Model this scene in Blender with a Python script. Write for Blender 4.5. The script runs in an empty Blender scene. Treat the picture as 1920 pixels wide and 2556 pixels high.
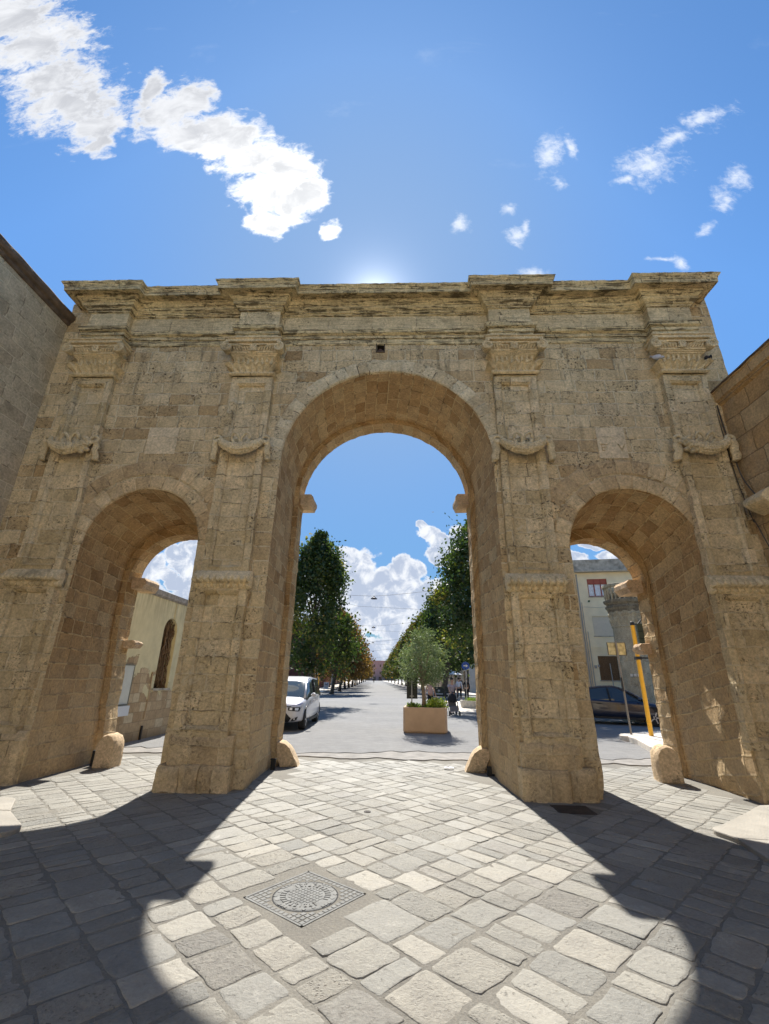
import bpy, math, random
import numpy as np
from mathutils import Vector, Matrix, noise
R = math.radians
sc = bpy.context.scene
col = sc.collection
rnd = random.Random(7)

# ------------------------------------------------------------------ camera
CAM = Vector((0.379, -7.599, 1.6))
f_px, pitch, roll, yaw = 1111.3, R(20.497), R(1.022), R(-2.144)
F = Vector((math.sin(yaw)*math.cos(pitch), math.cos(yaw)*math.cos(pitch), math.sin(pitch)))
Rt = Vector((math.cos(yaw), -math.sin(yaw), 0)); Up = Rt.cross(F)
R2 = math.cos(roll)*Rt + math.sin(roll)*Up; U2 = -math.sin(roll)*Rt + math.cos(roll)*Up
cd = bpy.data.cameras.new('camera'); cam = bpy.data.objects.new('camera', cd); col.objects.link(cam)
cd.sensor_fit = 'VERTICAL'; cd.sensor_height = 36; cd.sensor_width = 27; cd.lens = f_px/2556*36
cd.clip_start = .05; cd.clip_end = 3000
M = Matrix((R2, U2, -F)).transposed().to_4x4(); M.translation = CAM; cam.matrix_world = M
sc.camera = cam

# ------------------------------------------------------------------ light
SUN_EL, SUN_AZ = 45.6, -4.3           # azimuth from +y towards +x
SKY_STRENGTH, SUN_STRENGTH, EXPOSURE = .066, 4.75, 1.0
sc.view_settings.view_transform = 'Standard'; sc.view_settings.look = 'None'
sc.view_settings.gamma = 1; sc.view_settings.exposure = EXPOSURE
sd = Vector((math.sin(R(SUN_AZ))*math.cos(R(SUN_EL)), math.cos(R(SUN_AZ))*math.cos(R(SUN_EL)), math.sin(R(SUN_EL))))
sl = bpy.data.lights.new('sun', 'SUN'); sl.energy = SUN_STRENGTH; sl.angle = R(.53); sl.color = (1, .955, .88)
so = bpy.data.objects.new('sun', sl); col.objects.link(so)
so.rotation_euler = sd.to_track_quat('Z', 'Y').to_euler(); so.location = sd*60
try: sc.cycles.use_denoising = True
except Exception: pass
sc.cycles.max_bounces = 8; sc.cycles.diffuse_bounces = 5; sc.cycles.transparent_max_bounces = 8

# ------------------------------------------------------------------ node helper
class NT:
    def __init__(s, t): s.t = t; s.n = t.nodes; s.l = t.links
    def new(s, ty, **k):
        n = s.n.new(ty)
        for a, b in k.items(): setattr(n, a, b)
        return n
    def set(s, sock, v):
        if hasattr(v, 'links'): s.l.new(v, sock)
        elif v is not None:
            if sock.type == 'RGBA' and len(v) == 3: v = (*v, 1)
            sock.default_value = v
    def m(s, op, a, b=None, c=None, clamp=False):
        n = s.new('ShaderNodeMath', operation=op, use_clamp=clamp)
        s.set(n.inputs[0], a)
        if b is not None: s.set(n.inputs[1], b)
        if c is not None: s.set(n.inputs[2], c)
        return n.outputs[0]
    def v(s, op, a, b=None, sc_=None):
        n = s.new('ShaderNodeVectorMath', operation=op)
        s.set(n.inputs[0], a)
        if b is not None: s.set(n.inputs[1], b)
        if sc_ is not None: s.set(n.inputs['Scale'], sc_)
        return n.outputs['Value'] if op in ('LENGTH', 'DOT_PRODUCT', 'DISTANCE') else n.outputs['Vector']
    def xyz(s, a):
        n = s.new('ShaderNodeSeparateXYZ'); s.set(n.inputs[0], a); return n.outputs
    def comb(s, x=0, y=0, z=0):
        n = s.new('ShaderNodeCombineXYZ')
        for i, q in enumerate((x, y, z)): s.set(n.inputs[i], q)
        return n.outputs[0]
    def noise(s, vec, scale=5, detail=4, rough=.55, dist=0):
        n = s.new('ShaderNodeTexNoise'); s.set(n.inputs['Vector'], vec)
        s.set(n.inputs['Scale'], scale); s.set(n.inputs['Detail'], detail)
        s.set(n.inputs['Roughness'], rough); s.set(n.inputs['Distortion'], dist)
        return n.outputs['Fac']
    def noisec(s, vec, scale=5, detail=2):
        n = s.new('ShaderNodeTexNoise'); s.set(n.inputs['Vector'], vec)
        s.set(n.inputs['Scale'], scale); s.set(n.inputs['Detail'], detail); return n.outputs['Color']
    def vor(s, vec, scale=5, feature='F1', rnd_=1):
        n = s.new('ShaderNodeTexVoronoi', feature=feature); s.set(n.inputs['Vector'], vec)
        s.set(n.inputs['Scale'], scale); s.set(n.inputs['Randomness'], rnd_); return n.outputs
    def white(s, vec):
        n = s.new('ShaderNodeTexWhiteNoise', noise_dimensions='3D'); s.set(n.inputs['Vector'], vec); return n.outputs
    def ss(s, x, a, b):
        n = s.new('ShaderNodeMapRange', interpolation_type='SMOOTHSTEP'); s.set(n.inputs[0], x)
        n.inputs[1].default_value = a; n.inputs[2].default_value = b; return n.outputs[0]
    def lin(s, x, a, b, c=0, d=1):
        n = s.new('ShaderNodeMapRange'); s.set(n.inputs[0], x)
        for i, q in enumerate((a, b, c, d)): n.inputs[i+1].default_value = q
        return n.outputs[0]
    def mix(s, f, a, b, blend='MIX'):
        n = s.new('ShaderNodeMix', data_type='RGBA', blend_type=blend)
        s.set(n.inputs[0], f); s.set(n.inputs[6], a); s.set(n.inputs[7], b); return n.outputs[2]
    def ramp(s, f, stops, interp='LINEAR'):
        n = s.new('ShaderNodeValToRGB'); s.set(n.inputs[0], f); e = n.color_ramp.elements; n.color_ramp.interpolation = interp
        while len(e) > 1: e.remove(e[0])
        e[0].position = stops[0][0]; e[0].color = (*stops[0][1], 1)
        for p, c in stops[1:]:
            q = e.new(p); q.color = (*c, 1)
        return n.outputs[0]
    def coord(s, which='Object'):
        return s.new('ShaderNodeTexCoord').outputs[which]
    def bump(s, h, dist=.01, strength=1, normal=None):
        n = s.new('ShaderNodeBump'); s.set(n.inputs['Height'], h)
        n.inputs['Distance'].default_value = dist; n.inputs['Strength'].default_value = strength
        if normal is not None: s.l.new(normal, n.inputs['Normal'])
        return n.outputs[0]

# ------------------------------------------------------------------ sky with clouds (function of world direction)
w = bpy.data.worlds.new('World'); sc.world = w; w.use_nodes = True
T = NT(w.node_tree); T.n.clear()
sky = T.new('ShaderNodeTexSky', sky_type='NISHITA'); sky.sun_disc = False
sky.sun_elevation = R(SUN_EL); sky.sun_rotation = R(SUN_AZ); sky.altitude = 50
sky.air_density = 1.0; sky.dust_density = .35; sky.ozone_density = 3.0
d = T.v('NORMALIZE', T.coord('Generated'))
x, y, z = T.xyz(d)
ys = T.m('MAXIMUM', y, .02)
Q = T.comb(T.m('DIVIDE', x, ys), T.m('DIVIDE', z, ys), 0)
front = T.ss(y, .03, .1)
def field(blobs, vec):
    # smooth union of stretched blobs (centre, radii, tilt): signed value, > 0 inside
    cur = None
    for (cx, cy, rx, ry, a) in blobs:
        mp = T.new('ShaderNodeMapping', vector_type='TEXTURE'); T.set(mp.inputs[0], vec)
        mp.inputs[1].default_value = (cx, cy, 0); mp.inputs[2].default_value = (0, 0, R(a)); mp.inputs[3].default_value = (rx, ry, 1)
        q = T.m('SUBTRACT', 1, T.v('LENGTH', mp.outputs[0]))
        cur = q if cur is None else T.m('MAXIMUM', cur, q)
    return cur
big = [(-1.72,2.68,.22,.24,30), (-1.52,2.42,.22,.21,-50), (-1.36,2.17,.21,.17,-30), (-1.24,2.01,.18,.14,-10), (-1.13,1.88,.12,.12,0), (-1.08,1.76,.05,.07,20),
       (-.97,2.09,.05,.10,10), (-.88,1.96,.10,.12,10), (-.79,2.02,.08,.10,10), (-.76,1.84,.13,.09,-30), (-.64,1.81,.12,.11,-30), (-.51,1.68,.12,.10,-35),
       (-.40,1.62,.09,.10,-50), (-.44,1.50,.11,.08,-30), (-.34,1.46,.08,.09,-30), (-.43,1.38,.05,.08,20), (-.225,1.31,.022,.04,-30), (-1.76,2.40,.07,.14,-20)]
small = [(.50,1.67,.05,.10,-15), (.575,1.70,.02,.05,10), (.515,1.53,.03,.03,0), (1.03,1.83,.12,.06,20), (.93,1.74,.11,.04,48),
         (.82,1.60,.11,.09,40), (.72,1.535,.05,.025,30), (1.07,1.52,.04,.07,-30), (1.01,1.42,.04,.07,-40), (.94,1.30,.05,.02,30),
         (.33,1.41,.03,.035,0), (.345,1.28,.03,.05,30), (.375,1.31,.02,.05,0), (.40,1.13,.05,.03,0), (.78,1.18,.06,.012,0), (.83,1.16,.025,.04,20), (.19,1.33,.03,.05,0)]
low = [(-.105,.235,.065,.058,-20), (-.055,.20,.05,.05,-20), (.015,.225,.045,.04,-30), (.06,.17,.09,.05,0), (-.02,.16,.11,.035,0), (-.10,.12,.09,.045,0), (.02,.105,.12,.035,0),
       (-.04,.055,.2,.03,0), (.06,.33,.022,.012,-30), (.093,.305,.05,.024,-30), (.14,.315,.03,.03,0), (.10,.275,.045,.028,0), (.15,.26,.05,.04,0),
       (-.50,.26,.055,.055,30), (-.575,.235,.05,.035,20), (-.535,.215,.03,.022,-20), (-.56,.165,.09,.028,-15), (-.44,.18,.09,.06,0), (-.50,.20,.05,.02,0), (-.25,.17,.18,.08,0),
       (.40,.262,.035,.022,0), (.44,.30,.04,.014,0), (.50,.27,.05,.02,0), (.28,.20,.14,.07,0), (-.8,.12,.2,.06,0), (.7,.14,.22,.05,0)]
wq = T.v('SCALE', T.v('SUBTRACT', T.noisec(Q, 4.5, 4), (.5, .5, .5)), sc_=.22)
Qw = T.v('ADD', Q, wq); Ql = T.v('ADD', Q, T.v('SCALE', T.v('SUBTRACT', T.noisec(Q, 16, 4), (.5, .5, .5)), sc_=.055))
n1 = T.noise(Q, 3.6, 8, .62, .25); n1b = T.noise(T.v('MULTIPLY', Q, (1, 1.0, 1)), 13, 6, .62, .4)
n2 = T.noise(Q, 18, 8, .6, .3)
n1c = T.noise(Q, 42, 6, .65, .5)
fb = T.m('ADD', T.m('ADD', field(big, Qw), T.m('MULTIPLY', T.m('SUBTRACT', n1c, .5), .8)), T.m('ADD', T.m('MULTIPLY', T.m('SUBTRACT', n1, .5), 1.0), T.m('MULTIPLY', T.m('SUBTRACT', n1b, .5), 2.1)))
fs = T.m('ADD', field(small, T.v('ADD', Q, T.v('SCALE', wq, sc_=.5))), T.m('ADD', T.m('MULTIPLY', T.m('SUBTRACT', n1b, .55), 2.4), T.m('MULTIPLY', T.m('SUBTRACT', n1c, .5), 1.6)))
fl = T.m('ADD', field(low, Ql), T.m('MULTIPLY', T.m('SUBTRACT', n2, .5), 1.7))
den_b = T.ss(fb, -.42, .36); den_s = T.m('MULTIPLY', T.ss(fs, -.35, 1.1), .8); den_l = T.ss(fl, -.02, .17)
wisp = T.m('MULTIPLY', T.ss(T.noise(T.v('MULTIPLY', Q, (1, 1.6, 1)), 2.2, 7, .6, .5), .60, .85), .22)
# body shade of the clouds: thin rims bright, thick middles grey
Qs = T.v('ADD', Q, (.012, -.02, 0))
sh_b = T.m('MULTIPLY', T.ss(fb, .0, .62), T.ss(T.noise(T.v('MULTIPLY', Qs, (1, 1, 1)), 5.5, 7, .6, .6), .28, .64))
near_sun = T.ss(T.v('DISTANCE', Q, (-.071, 1.029, 0)), 1.3, .45)
col_b = T.mix(sh_b, T.mix(near_sun, (.47, .48, .50), (.70, .70, .70)), T.mix(near_sun, (.31, .32, .345), (.43, .44, .455)))
sh_l = T.m('MULTIPLY', T.ss(fl, .03, .3), T.ss(T.noise(Qs, 21, 7, .62, .4), .36, .56))
col_l = T.mix(sh_l, (.49, .505, .53), (.26, .30, .38))
skyc = T.v('SCALE', sky.outputs[0], sc_=SKY_STRENGTH)
skyc = T.v('MULTIPLY', skyc, (.80, 1.22, 1.50))
lum = T.v('DOT_PRODUCT', skyc, (.3, .5, .2))
skyc = T.v('SCALE', skyc, sc_=T.m('DIVIDE', 1, T.m('ADD', 1, T.m('MULTIPLY', T.m('MAXIMUM', T.m('SUBTRACT', lum, .21), 0), 4.2))))
# bright aureole of scattered light round the sun itself
ang = T.m('ARCCOSINE', T.m('MINIMUM', T.v('DOT_PRODUCT', d, tuple(sd)), .999999))
aur = T.m('ADD', T.m('MULTIPLY', T.m('EXPONENT', T.m('MULTIPLY', ang, -38)), 1.2), T.m('MULTIPLY', T.m('EXPONENT', T.m('MULTIPLY', ang, -4.5)), .035))
skyc = T.mix(T.m('MULTIPLY', T.m('EXPONENT', T.m('MULTIPLY', T.m('MULTIPLY', ang, ang), -9)), .85), skyc, (.125, .215, .385))
skyc = T.v('ADD', skyc, T.v('SCALE', (1, .98, .93), sc_=aur))
c = T.mix(T.m('MULTIPLY', den_b, front), skyc, col_b)
c = T.mix(T.m('MULTIPLY', T.m('MAXIMUM', den_s, wisp), front), c, (.49, .52, .57))
c = T.mix(T.m('MULTIPLY', den_l, front), c, col_l)
bg = T.new('ShaderNodeBackground'); T.set(bg.inputs[0], c); bg.inputs[1].default_value = 1
T.l.new(bg.outputs[0], T.new('ShaderNodeOutputWorld').inputs[0])

# ------------------------------------------------------------------ materials
MAT = {}
def mat(name, base=None, rough=.8, metal=0, spec=.5):
    m = bpy.data.materials.new(name); m.use_nodes = True; t = NT(m.node_tree)
    b = m.node_tree.nodes['Principled BSDF']
    b.inputs['Roughness'].default_value = rough; b.inputs['Metallic'].default_value = metal
    b.inputs['Specular IOR Level'].default_value = spec
    if base is not None: b.inputs['Base Color'].default_value = (*base, 1)
    MAT[name] = m
    return m, t, b
def simple(name, base, rough=.7, metal=0, var=.12, scale=8, bump=0, bscale=60, spec=.4):
    m, t, b = mat(name, base, rough, metal, spec)
    o = t.coord(); n = t.noise(o, scale, 5)
    k = t.lin(n, .3, .7, 1-var, 1+var)
    t.set(b.inputs['Base Color'], t.v('SCALE', base, sc_=k))
    if bump: t.set(b.inputs['Normal'], t.bump(t.noise(o, bscale, 4), bump))
    return m
def blocks(t, uv, w0, h0, warp=.012, jitter=.6):
    wn = t.v('SCALE', t.v('SUBTRACT', t.noisec(uv, 2.3, 3), (.5, .5, .5)), sc_=warp*4)
    wn2 = t.v('SCALE', t.v('SUBTRACT', t.noisec(uv, 14, 2), (.5, .5, .5)), sc_=warp*1.2)
    uvw = t.v('ADD', t.v('ADD', uv, wn), wn2)
    u, v, _ = t.xyz(uvw)
    vv = t.m('DIVIDE', v, h0); row = t.m('FLOOR', vv); fv = t.m('SUBTRACT', vv, row)
    r1 = t.white(t.comb(row, 3.3, 1.7))[0]
    wid = t.m('MULTIPLY', t.m('ADD', t.m('MULTIPLY', r1, jitter), 1-jitter/2), w0)
    uu = t.m('ADD', t.m('DIVIDE', u, wid), t.m('MULTIPLY', r1, 17.31)); cl = t.m('FLOOR', uu)
    # shift the joint inside each pair of blocks for unequal lengths
    fu = t.m('SUBTRACT', uu, cl)
    par = t.m('MODULO', t.m('ADD', cl, 1000), 2)
    sh = t.m('MULTIPLY', t.m('SUBTRACT', t.white(t.comb(t.m('FLOOR', t.m('DIVIDE', cl, 2)), row, 8.1))[0], .5), .5)
    du = t.m('MULTIPLY', t.m('MINIMUM', fu, t.m('SUBTRACT', 1, fu)), wid)
    dv = t.m('MULTIPLY', t.m('MINIMUM', fv, t.m('SUBTRACT', 1, fv)), h0)
    dd = t.m('MINIMUM', du, dv)
    wh = t.white(t.comb(row, cl, .5))
    return wh[0], wh[1], dd
def stone(name, w0=.5, h0=.27, tones=None, mortar=(.76, .62, .44), mw=.016, pit=1, grime=.5, pale=.3, warp=.012, bumpd=.02, jointdark=0, mort=.75, lowwarm=0, bands=0, streaks=0):
    m, t, b = mat(name, None, .93, 0, .15)
    o = t.coord('Object'); uv = t.coord('UV')
    r, rc, dd = blocks(t, uv, w0, h0, warp)
    tones = tones or [(0, (0.421, 0.280, 0.151)), (.12, (0.497, 0.351, 0.204)), (.3, (0.551, 0.403, 0.245)), (.6, (0.606, 0.455, 0.283)), (.85, (0.649, 0.497, 0.320)), (1, (0.563, 0.424, 0.275))]
    c = t.ramp(r, tones)
    big_ = t.noise(o, .7, 5, .6); mid = t.noise(o, 3.1, 6, .62); fine = t.noise(o, 24, 6, .7); vf = t.noise(o, 70, 4, .7)
    c = t.v('SCALE', c, sc_=t.lin(mid, .3, .7, .80, 1.2))
    c = t.mix(t.m('MULTIPLY', t.ss(big_, .5, .72), pale), c, (.66, .56, .43))
    c = t.mix(t.m('MULTIPLY', t.ss(t.noise(o, 1.3, 6, .65), .54, .74), grime), c, (.16, .125, .085))
    c = t.v('SCALE', c, sc_=t.lin(fine, .25, .75, .70, 1.50))
    c = t.v('SCALE', c, sc_=t.lin(vf, .3, .7, .86, 1.14))
    jm = t.noise(o, 5, 4, .6)
    joint = t.m('MULTIPLY', t.ss(dd, mw, mw*.35), t.m('MULTIPLY', t.ss(jm, .34, .52), mort))
    c = t.mix(joint, c, mortar)
    jd = t.m('MULTIPLY', t.ss(dd, mw*.9, mw*.2), t.m('MULTIPLY', t.ss(jm, .52, .36), .75+jointdark))
    c = t.mix(jd, c, (.12, .085, .055))
    # erosion pits, dense in some blocks and absent in others
    wv = t.v('ADD', t.v('MULTIPLY', o, (1, 1, 1.35)), t.v('SCALE', t.noisec(o, 9, 2), sc_=.11))
    v1 = t.vor(wv, 13)['Distance']; v2 = t.vor(wv, 27)['Distance']
    dens = t.m('ADD', t.m('MULTIPLY', t.m('SUBTRACT', t.white(t.v('ADD', rc, (.3, .1, .7)))[0], .5), .6), t.m('MULTIPLY', t.m('SUBTRACT', t.noise(o, 1.9, 4, .6), .42), 4))
    dens = t.m('MAXIMUM', t.m('MINIMUM', dens, 1), 0)
    pg = t.noise(o, 13, 3, .6)
    p1 = t.m('MULTIPLY', t.ss(v1, .34, .18), t.ss(pg, .47, .56)); p2 = t.m('MULTIPLY', t.ss(v2, .40, .22), t.ss(pg, .42, .54))
    pits = t.m('MULTIPLY', t.m('MAXIMUM', p1, t.m('MULTIPLY', p2, .8)), t.m('MULTIPLY', t.m('ADD', dens, .08), pit), clamp=True)
    c = t.mix(t.m('MULTIPLY', pits, .88), c, (.10, .068, .04))
    if lowwarm:
        zz = t.xyz(o)[2]
        lw = t.m('MULTIPLY', t.ss(t.m('ADD', zz, t.m('MULTIPLY', mid, 2.2)), 3.6, 1.4), lowwarm)
        c = t.mix(lw, c, t.v('SCALE', (.55, .415, .28), sc_=t.lin(fine, .25, .75, .72, 1.25)))
    if streaks:
        # rain-washed soot in broken vertical runs, mostly high on the wall, and lime bloom
        sn = t.noise(t.v('MULTIPLY', o, (5.5, 5.5, .55)), 1.3, 6, .65); sz = t.ss(t.m('ADD', t.xyz(o)[2], t.m('MULTIPLY', big_, 4)), 6.0, 10.0)
        c = t.mix(t.m('MULTIPLY', t.m('MULTIPLY', t.ss(sn, .53, .66), t.m('ADD', .25, sz)), streaks), c, (.14, .11, .075))
        c = t.mix(t.m('MULTIPLY', t.ss(t.noise(o, 2.6, 6, .7, .4), .58, .68), .45), c, (.70, .60, .46))
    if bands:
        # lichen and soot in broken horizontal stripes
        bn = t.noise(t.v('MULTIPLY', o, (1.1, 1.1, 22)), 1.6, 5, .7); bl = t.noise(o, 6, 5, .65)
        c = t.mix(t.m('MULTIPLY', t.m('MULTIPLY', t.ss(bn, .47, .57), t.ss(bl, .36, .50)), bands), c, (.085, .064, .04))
    t.set(b.inputs['Base Color'], t.v('MULTIPLY', c, (.985, 1.015, .93)))
    h = t.m('MULTIPLY', t.ss(dd, 0, mw*1.8), .55)
    h = t.m('ADD', h, t.m('MULTIPLY', r, .35))
    h = t.m('ADD', h, t.m('MULTIPLY', fine, .55)); h = t.m('ADD', h, t.m('MULTIPLY', mid, 1.3)); h = t.m('ADD', h, t.m('MULTIPLY', vf, .25))
    h = t.m('SUBTRACT', h, t.m('MULTIPLY', pits, 1.1))
    t.set(b.inputs['Normal'], t.bump(h, bumpd))
    return m
FAC = stone('facade_stone', lowwarm=.6, pit=1.15, streaks=.38, grime=.3, mort=.9)
PIL = stone('pilaster_stone', .62, .27, tones=[(0, (0.487, 0.357, 0.207)), (.5, (0.606, 0.461, 0.292)), (1, (0.671, 0.513, 0.338))], pit=.95, grime=.28, mort=.55, lowwarm=.45, streaks=.25)
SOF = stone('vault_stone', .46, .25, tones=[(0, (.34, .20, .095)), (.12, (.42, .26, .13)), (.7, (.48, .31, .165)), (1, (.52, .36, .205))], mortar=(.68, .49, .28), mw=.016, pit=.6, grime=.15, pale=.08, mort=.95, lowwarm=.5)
VOU = stone('voussoir_stone', 3, .235, tones=[(0, (0.532, 0.403, 0.260)), (.5, (0.641, 0.512, 0.352)), (1, (0.681, 0.553, 0.389))], pit=1.1, grime=.3, pale=.35, warp=.006, jointdark=.2, mort=.35)
VO2 = stone('side_voussoir_stone', 3, .27, tones=[(0, (0.475, 0.328, 0.193)), (.5, (0.603, 0.432, 0.263)), (1, (0.676, 0.506, 0.319))], mortar=(0.667, 0.477, 0.285), pit=.9, grime=.3, warp=.006, mort=.8)
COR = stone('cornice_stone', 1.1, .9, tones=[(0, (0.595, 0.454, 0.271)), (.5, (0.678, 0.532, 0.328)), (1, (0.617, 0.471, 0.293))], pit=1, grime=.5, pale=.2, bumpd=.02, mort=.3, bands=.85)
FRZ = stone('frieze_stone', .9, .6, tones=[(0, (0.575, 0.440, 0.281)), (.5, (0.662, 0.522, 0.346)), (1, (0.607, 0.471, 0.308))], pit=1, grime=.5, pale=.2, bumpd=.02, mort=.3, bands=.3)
CAR = stone('carved_stone', 4, 3, tones=[(0, (0.597, 0.461, 0.299)), (1, (0.679, 0.533, 0.356))], pit=.4, grime=.6, pale=.1, bumpd=.012, mort=0)
BAS = stone('plinth_stone', .42, .6, tones=[(0, (0.437, 0.315, 0.198)), (1, (0.558, 0.415, 0.270))], pit=.5, grime=.35, pale=.15, mort=.2, bumpd=.018)
BOL = stone('guard_stone', 4, 3, tones=[(0, (0.500, 0.336, 0.224)), (1, (0.587, 0.432, 0.299))], pit=.4, grime=.95, pale=.2, mort=0)
LWL = stone('left_ashlar', .55, .29, tones=[(0, (.44, .345, .245)), (.5, (.50, .40, .29)), (1, (.54, .44, .32))], mortar=(.74, .62, .46), mw=.013, pit=.05, grime=.3, pale=.1, warp=.002, bumpd=.008, mort=.9)
RWL = stone('right_rubble', .75, .42, tones=[(0, (0.450, 0.270, 0.127)), (.5, (0.537, 0.342, 0.178)), (1, (0.575, 0.408, 0.241))], mortar=(0.125, 0.084, 0.052), mw=.009, pit=.35, grime=.35, pale=.35, warp=.02, bumpd=.02, mort=.6)
COP = simple('dark_coping', (.15, .105, .07), .9, var=.5, scale=5, bump=.01)
TAB = stone('tablet_stone', 4, 3, tones=[(0, (0.619, 0.481, 0.333)), (1, (0.641, 0.502, 0.352))], pit=.12, grime=.15, pale=.1, mort=0, bumpd=.008)
CHU = stone('weathered_stone', .8, .5, tones=[(0, (.33, .28, .215)), (1, (.40, .345, .265))], pit=.4, grime=.75, pale=.1, mort=.3)

# ------------------------------------------------------------------ mesh helper
class MB:
    def __init__(s): s.v = []; s.f = []; s.uv = []; s.mi = []
    def add(s, vs, fs, uvs=None, mi=0):
        b = len(s.v); s.v += [tuple(q) for q in vs]
        for i, f in enumerate(fs):
            s.f.append([b+k for k in f]); s.uv.append(None if uvs is None else [uvs[k] for k in f]); s.mi.append(mi)
    def box(s, x0, x1, y0, y1, z0, z1, mi=0, M=None):
        vs = [(x, y, z) for x in (x0, x1) for y in (y0, y1) for z in (z0, z1)]
        if M is not None: vs = [M @ Vector(q) for q in vs]
        s.add(vs, [(0,1,3,2), (4,6,7,5), (0,4,5,1), (2,3,7,6), (0,2,6,4), (1,5,7,3)], mi=mi)
    def grid(s, rows, uvr=None, closed=False, mi=0, flip=False):
        n = len(rows[0]); vs = [q for r in rows for q in r]; uvs = None if uvr is None else [q for r in uvr for q in r]
        fs = []
        for i in range(len(rows)-1):
            for j in range(n if closed else n-1):
                k = (j+1) % n
                f = (i*n+j, i*n+k, (i+1)*n+k, (i+1)*n+j)
                fs.append(f[::-1] if flip else f)
        s.add(vs, fs, uvs, mi)
    def tube(s, pts, r, seg=8, cap=True, mi=0):
        pts = [Vector(p) for p in pts]; rs = r if hasattr(r, '__len__') else [r]*len(pts); rows = []
        up = Vector((.13, .21, .97))
        for i, p in enumerate(pts):
            t = (pts[min(i+1, len(pts)-1)]-pts[max(i-1, 0)]).normalized()
            a = t.cross(up)
            if a.length < .1: a = t.cross(Vector((1, 0, 0)))
            a.normalize(); b_ = t.cross(a)
            rows.append([p+(a*math.cos(q)+b_*math.sin(q))*rs[i] for q in [2*math.pi*k/seg for k in range(seg)]])
        b0 = len(s.v); s.grid(rows, closed=True, mi=mi)
        if cap:
            s.f.append([b0+k for k in range(seg)][::-1]); s.uv.append(None); s.mi.append(mi)
            e = b0+seg*(len(rows)-1); s.f.append([e+k for k in range(seg)]); s.uv.append(None); s.mi.append(mi)
    def lathe(s, c, prof, seg=20, mi=0, cap=True):
        rows = [[(c[0]+r*math.cos(2*math.pi*k/seg), c[1]+r*math.sin(2*math.pi*k/seg), c[2]+z) for k in range(seg)] for r, z in prof]
        b0 = len(s.v); s.grid(rows, closed=True, mi=mi, flip=False)
        if cap:
            s.f.append([b0+k for k in range(seg)][::-1]); s.uv.append(None); s.mi.append(mi)
            e = b0+seg*(len(rows)-1); s.f.append([e+k for k in range(seg)]); s.uv.append(None); s.mi.append(mi)
    def ball(s, c, r, seg=10, rings=7, M=None, mi=0):
        rr = r if hasattr(r, '__len__') else (r, r, r)
        rows = []
        for i in range(rings+1):
            a = math.pi*i/rings
            row = []
            for k in range(seg):
                q = Vector((rr[0]*math.sin(a)*math.cos(2*math.pi*k/seg), rr[1]*math.sin(a)*math.sin(2*math.pi*k/seg), -rr[2]*math.cos(a)))
                if M is not None: q = M @ q
                row.append(tuple(Vector(c)+q))
            rows.append(row)
        s.grid(rows, closed=True, mi=mi)
    def poly(s, pts, y0, y1, plane='xz', mi=0):
        # extruded outline
        n = len(pts)
        def P(a, b, d): return (a, d, b) if plane == 'xz' else ((d, a, b) if plane == 'yz' else (a, b, d))
        vs = [P(a, b, y0) for a, b in pts]+[P(a, b, y1) for a, b in pts]
        s.add(vs, [tuple(range(n)), tuple(range(2*n-1, n-1, -1))]+[(i, n+i, n+(i+1) % n, (i+1) % n) for i in range(n)], mi=mi)
    def rough(s, amp=.01, fr=5, lo=0):
        for i in range(lo, len(s.v)): s.v[i] = rough(s.v[i], amp, fr)
        return s
    def move(s, M_, lo=0):
        for i in range(lo, len(s.v)): s.v[i] = tuple(M_ @ Vector(s.v[i]))
        return s
    def build(s, name, m, parent=None, smooth=False, fixn=False, **tags):
        me = bpy.data.meshes.new(name); me.from_pydata(s.v, [], s.f)
        ms = m if isinstance(m, (list, tuple)) else [m]
        for q in ms: me.materials.append(q if not isinstance(q, str) else MAT[q])
        if len(ms) > 1:
            for p, k in zip(me.polygons, s.mi): p.material_index = k
        if fixn:
            import bmesh
            bm = bmesh.new(); bm.from_mesh(me); bmesh.ops.recalc_face_normals(bm, faces=bm.faces); bm.to_mesh(me); bm.free()
        uvl = me.uv_layers.new(name='UVMap').data
        vv = me.vertices
        for p in me.polygons:
            u = s.uv[p.index] if not fixn else None
            if u is None:
                n = p.normal; ax = max(range(3), key=lambda k: abs(n[k]))
                for li in p.loop_indices:
                    c = vv[me.loops[li].vertex_index].co
                    uvl[li].uv = (c.y, c.z) if ax == 0 else ((c.x, c.z) if ax == 1 else (c.x, c.y))
            else:
                for li, q in zip(p.loop_indices, u): uvl[li].uv = q
        if smooth: me.polygons.foreach_set('use_smooth', [True]*len(me.polygons))
        o = bpy.data.objects.new(name, me); col.objects.link(o)
        if parent is not None: o.parent = parent
        tag(o, **tags)
        return o
def rough(p, amp=.01, fr=5):
    v = Vector(p)
    a = noise.noise_vector(v*fr)*amp + noise.noise_vector(v*fr*2.7+Vector((7, 3, 1)))*amp*.45
    return (p[0]+a.x, p[1]+a.y, p[2]+a.z)
def tag(o, label=None, cat=None, group=None, kind=None):
    if label: o['label'] = label
    if cat: o['category'] = cat
    if group: o['group'] = group
    if kind: o['kind'] = kind
    return o
def thing(name, loc=(0, 0, 0), rz=0, **t):
    o = bpy.data.objects.new(name, None); col.objects.link(o); o.location = loc; o.rotation_euler = (0, 0, rz)
    o.empty_display_size = .3
    tag(o, **t); return o
def copy_tree(o, parent=None):
    c = o.copy(); col.objects.link(c); c.parent = parent
    for ch in [q for q in o.children]: copy_tree(ch, c)
    return c
def lerp(a, b, t): return a+(b-a)*t
# ================================================================== THE GATE
TOP = 9.43; T0 = 1.84; T1 = 2.28
GATE = thing('city_gate', label='huge weathered limestone triple-arched city gate with four pilasters', cat='city gate')
RA, RF = .013, 3.2
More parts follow.
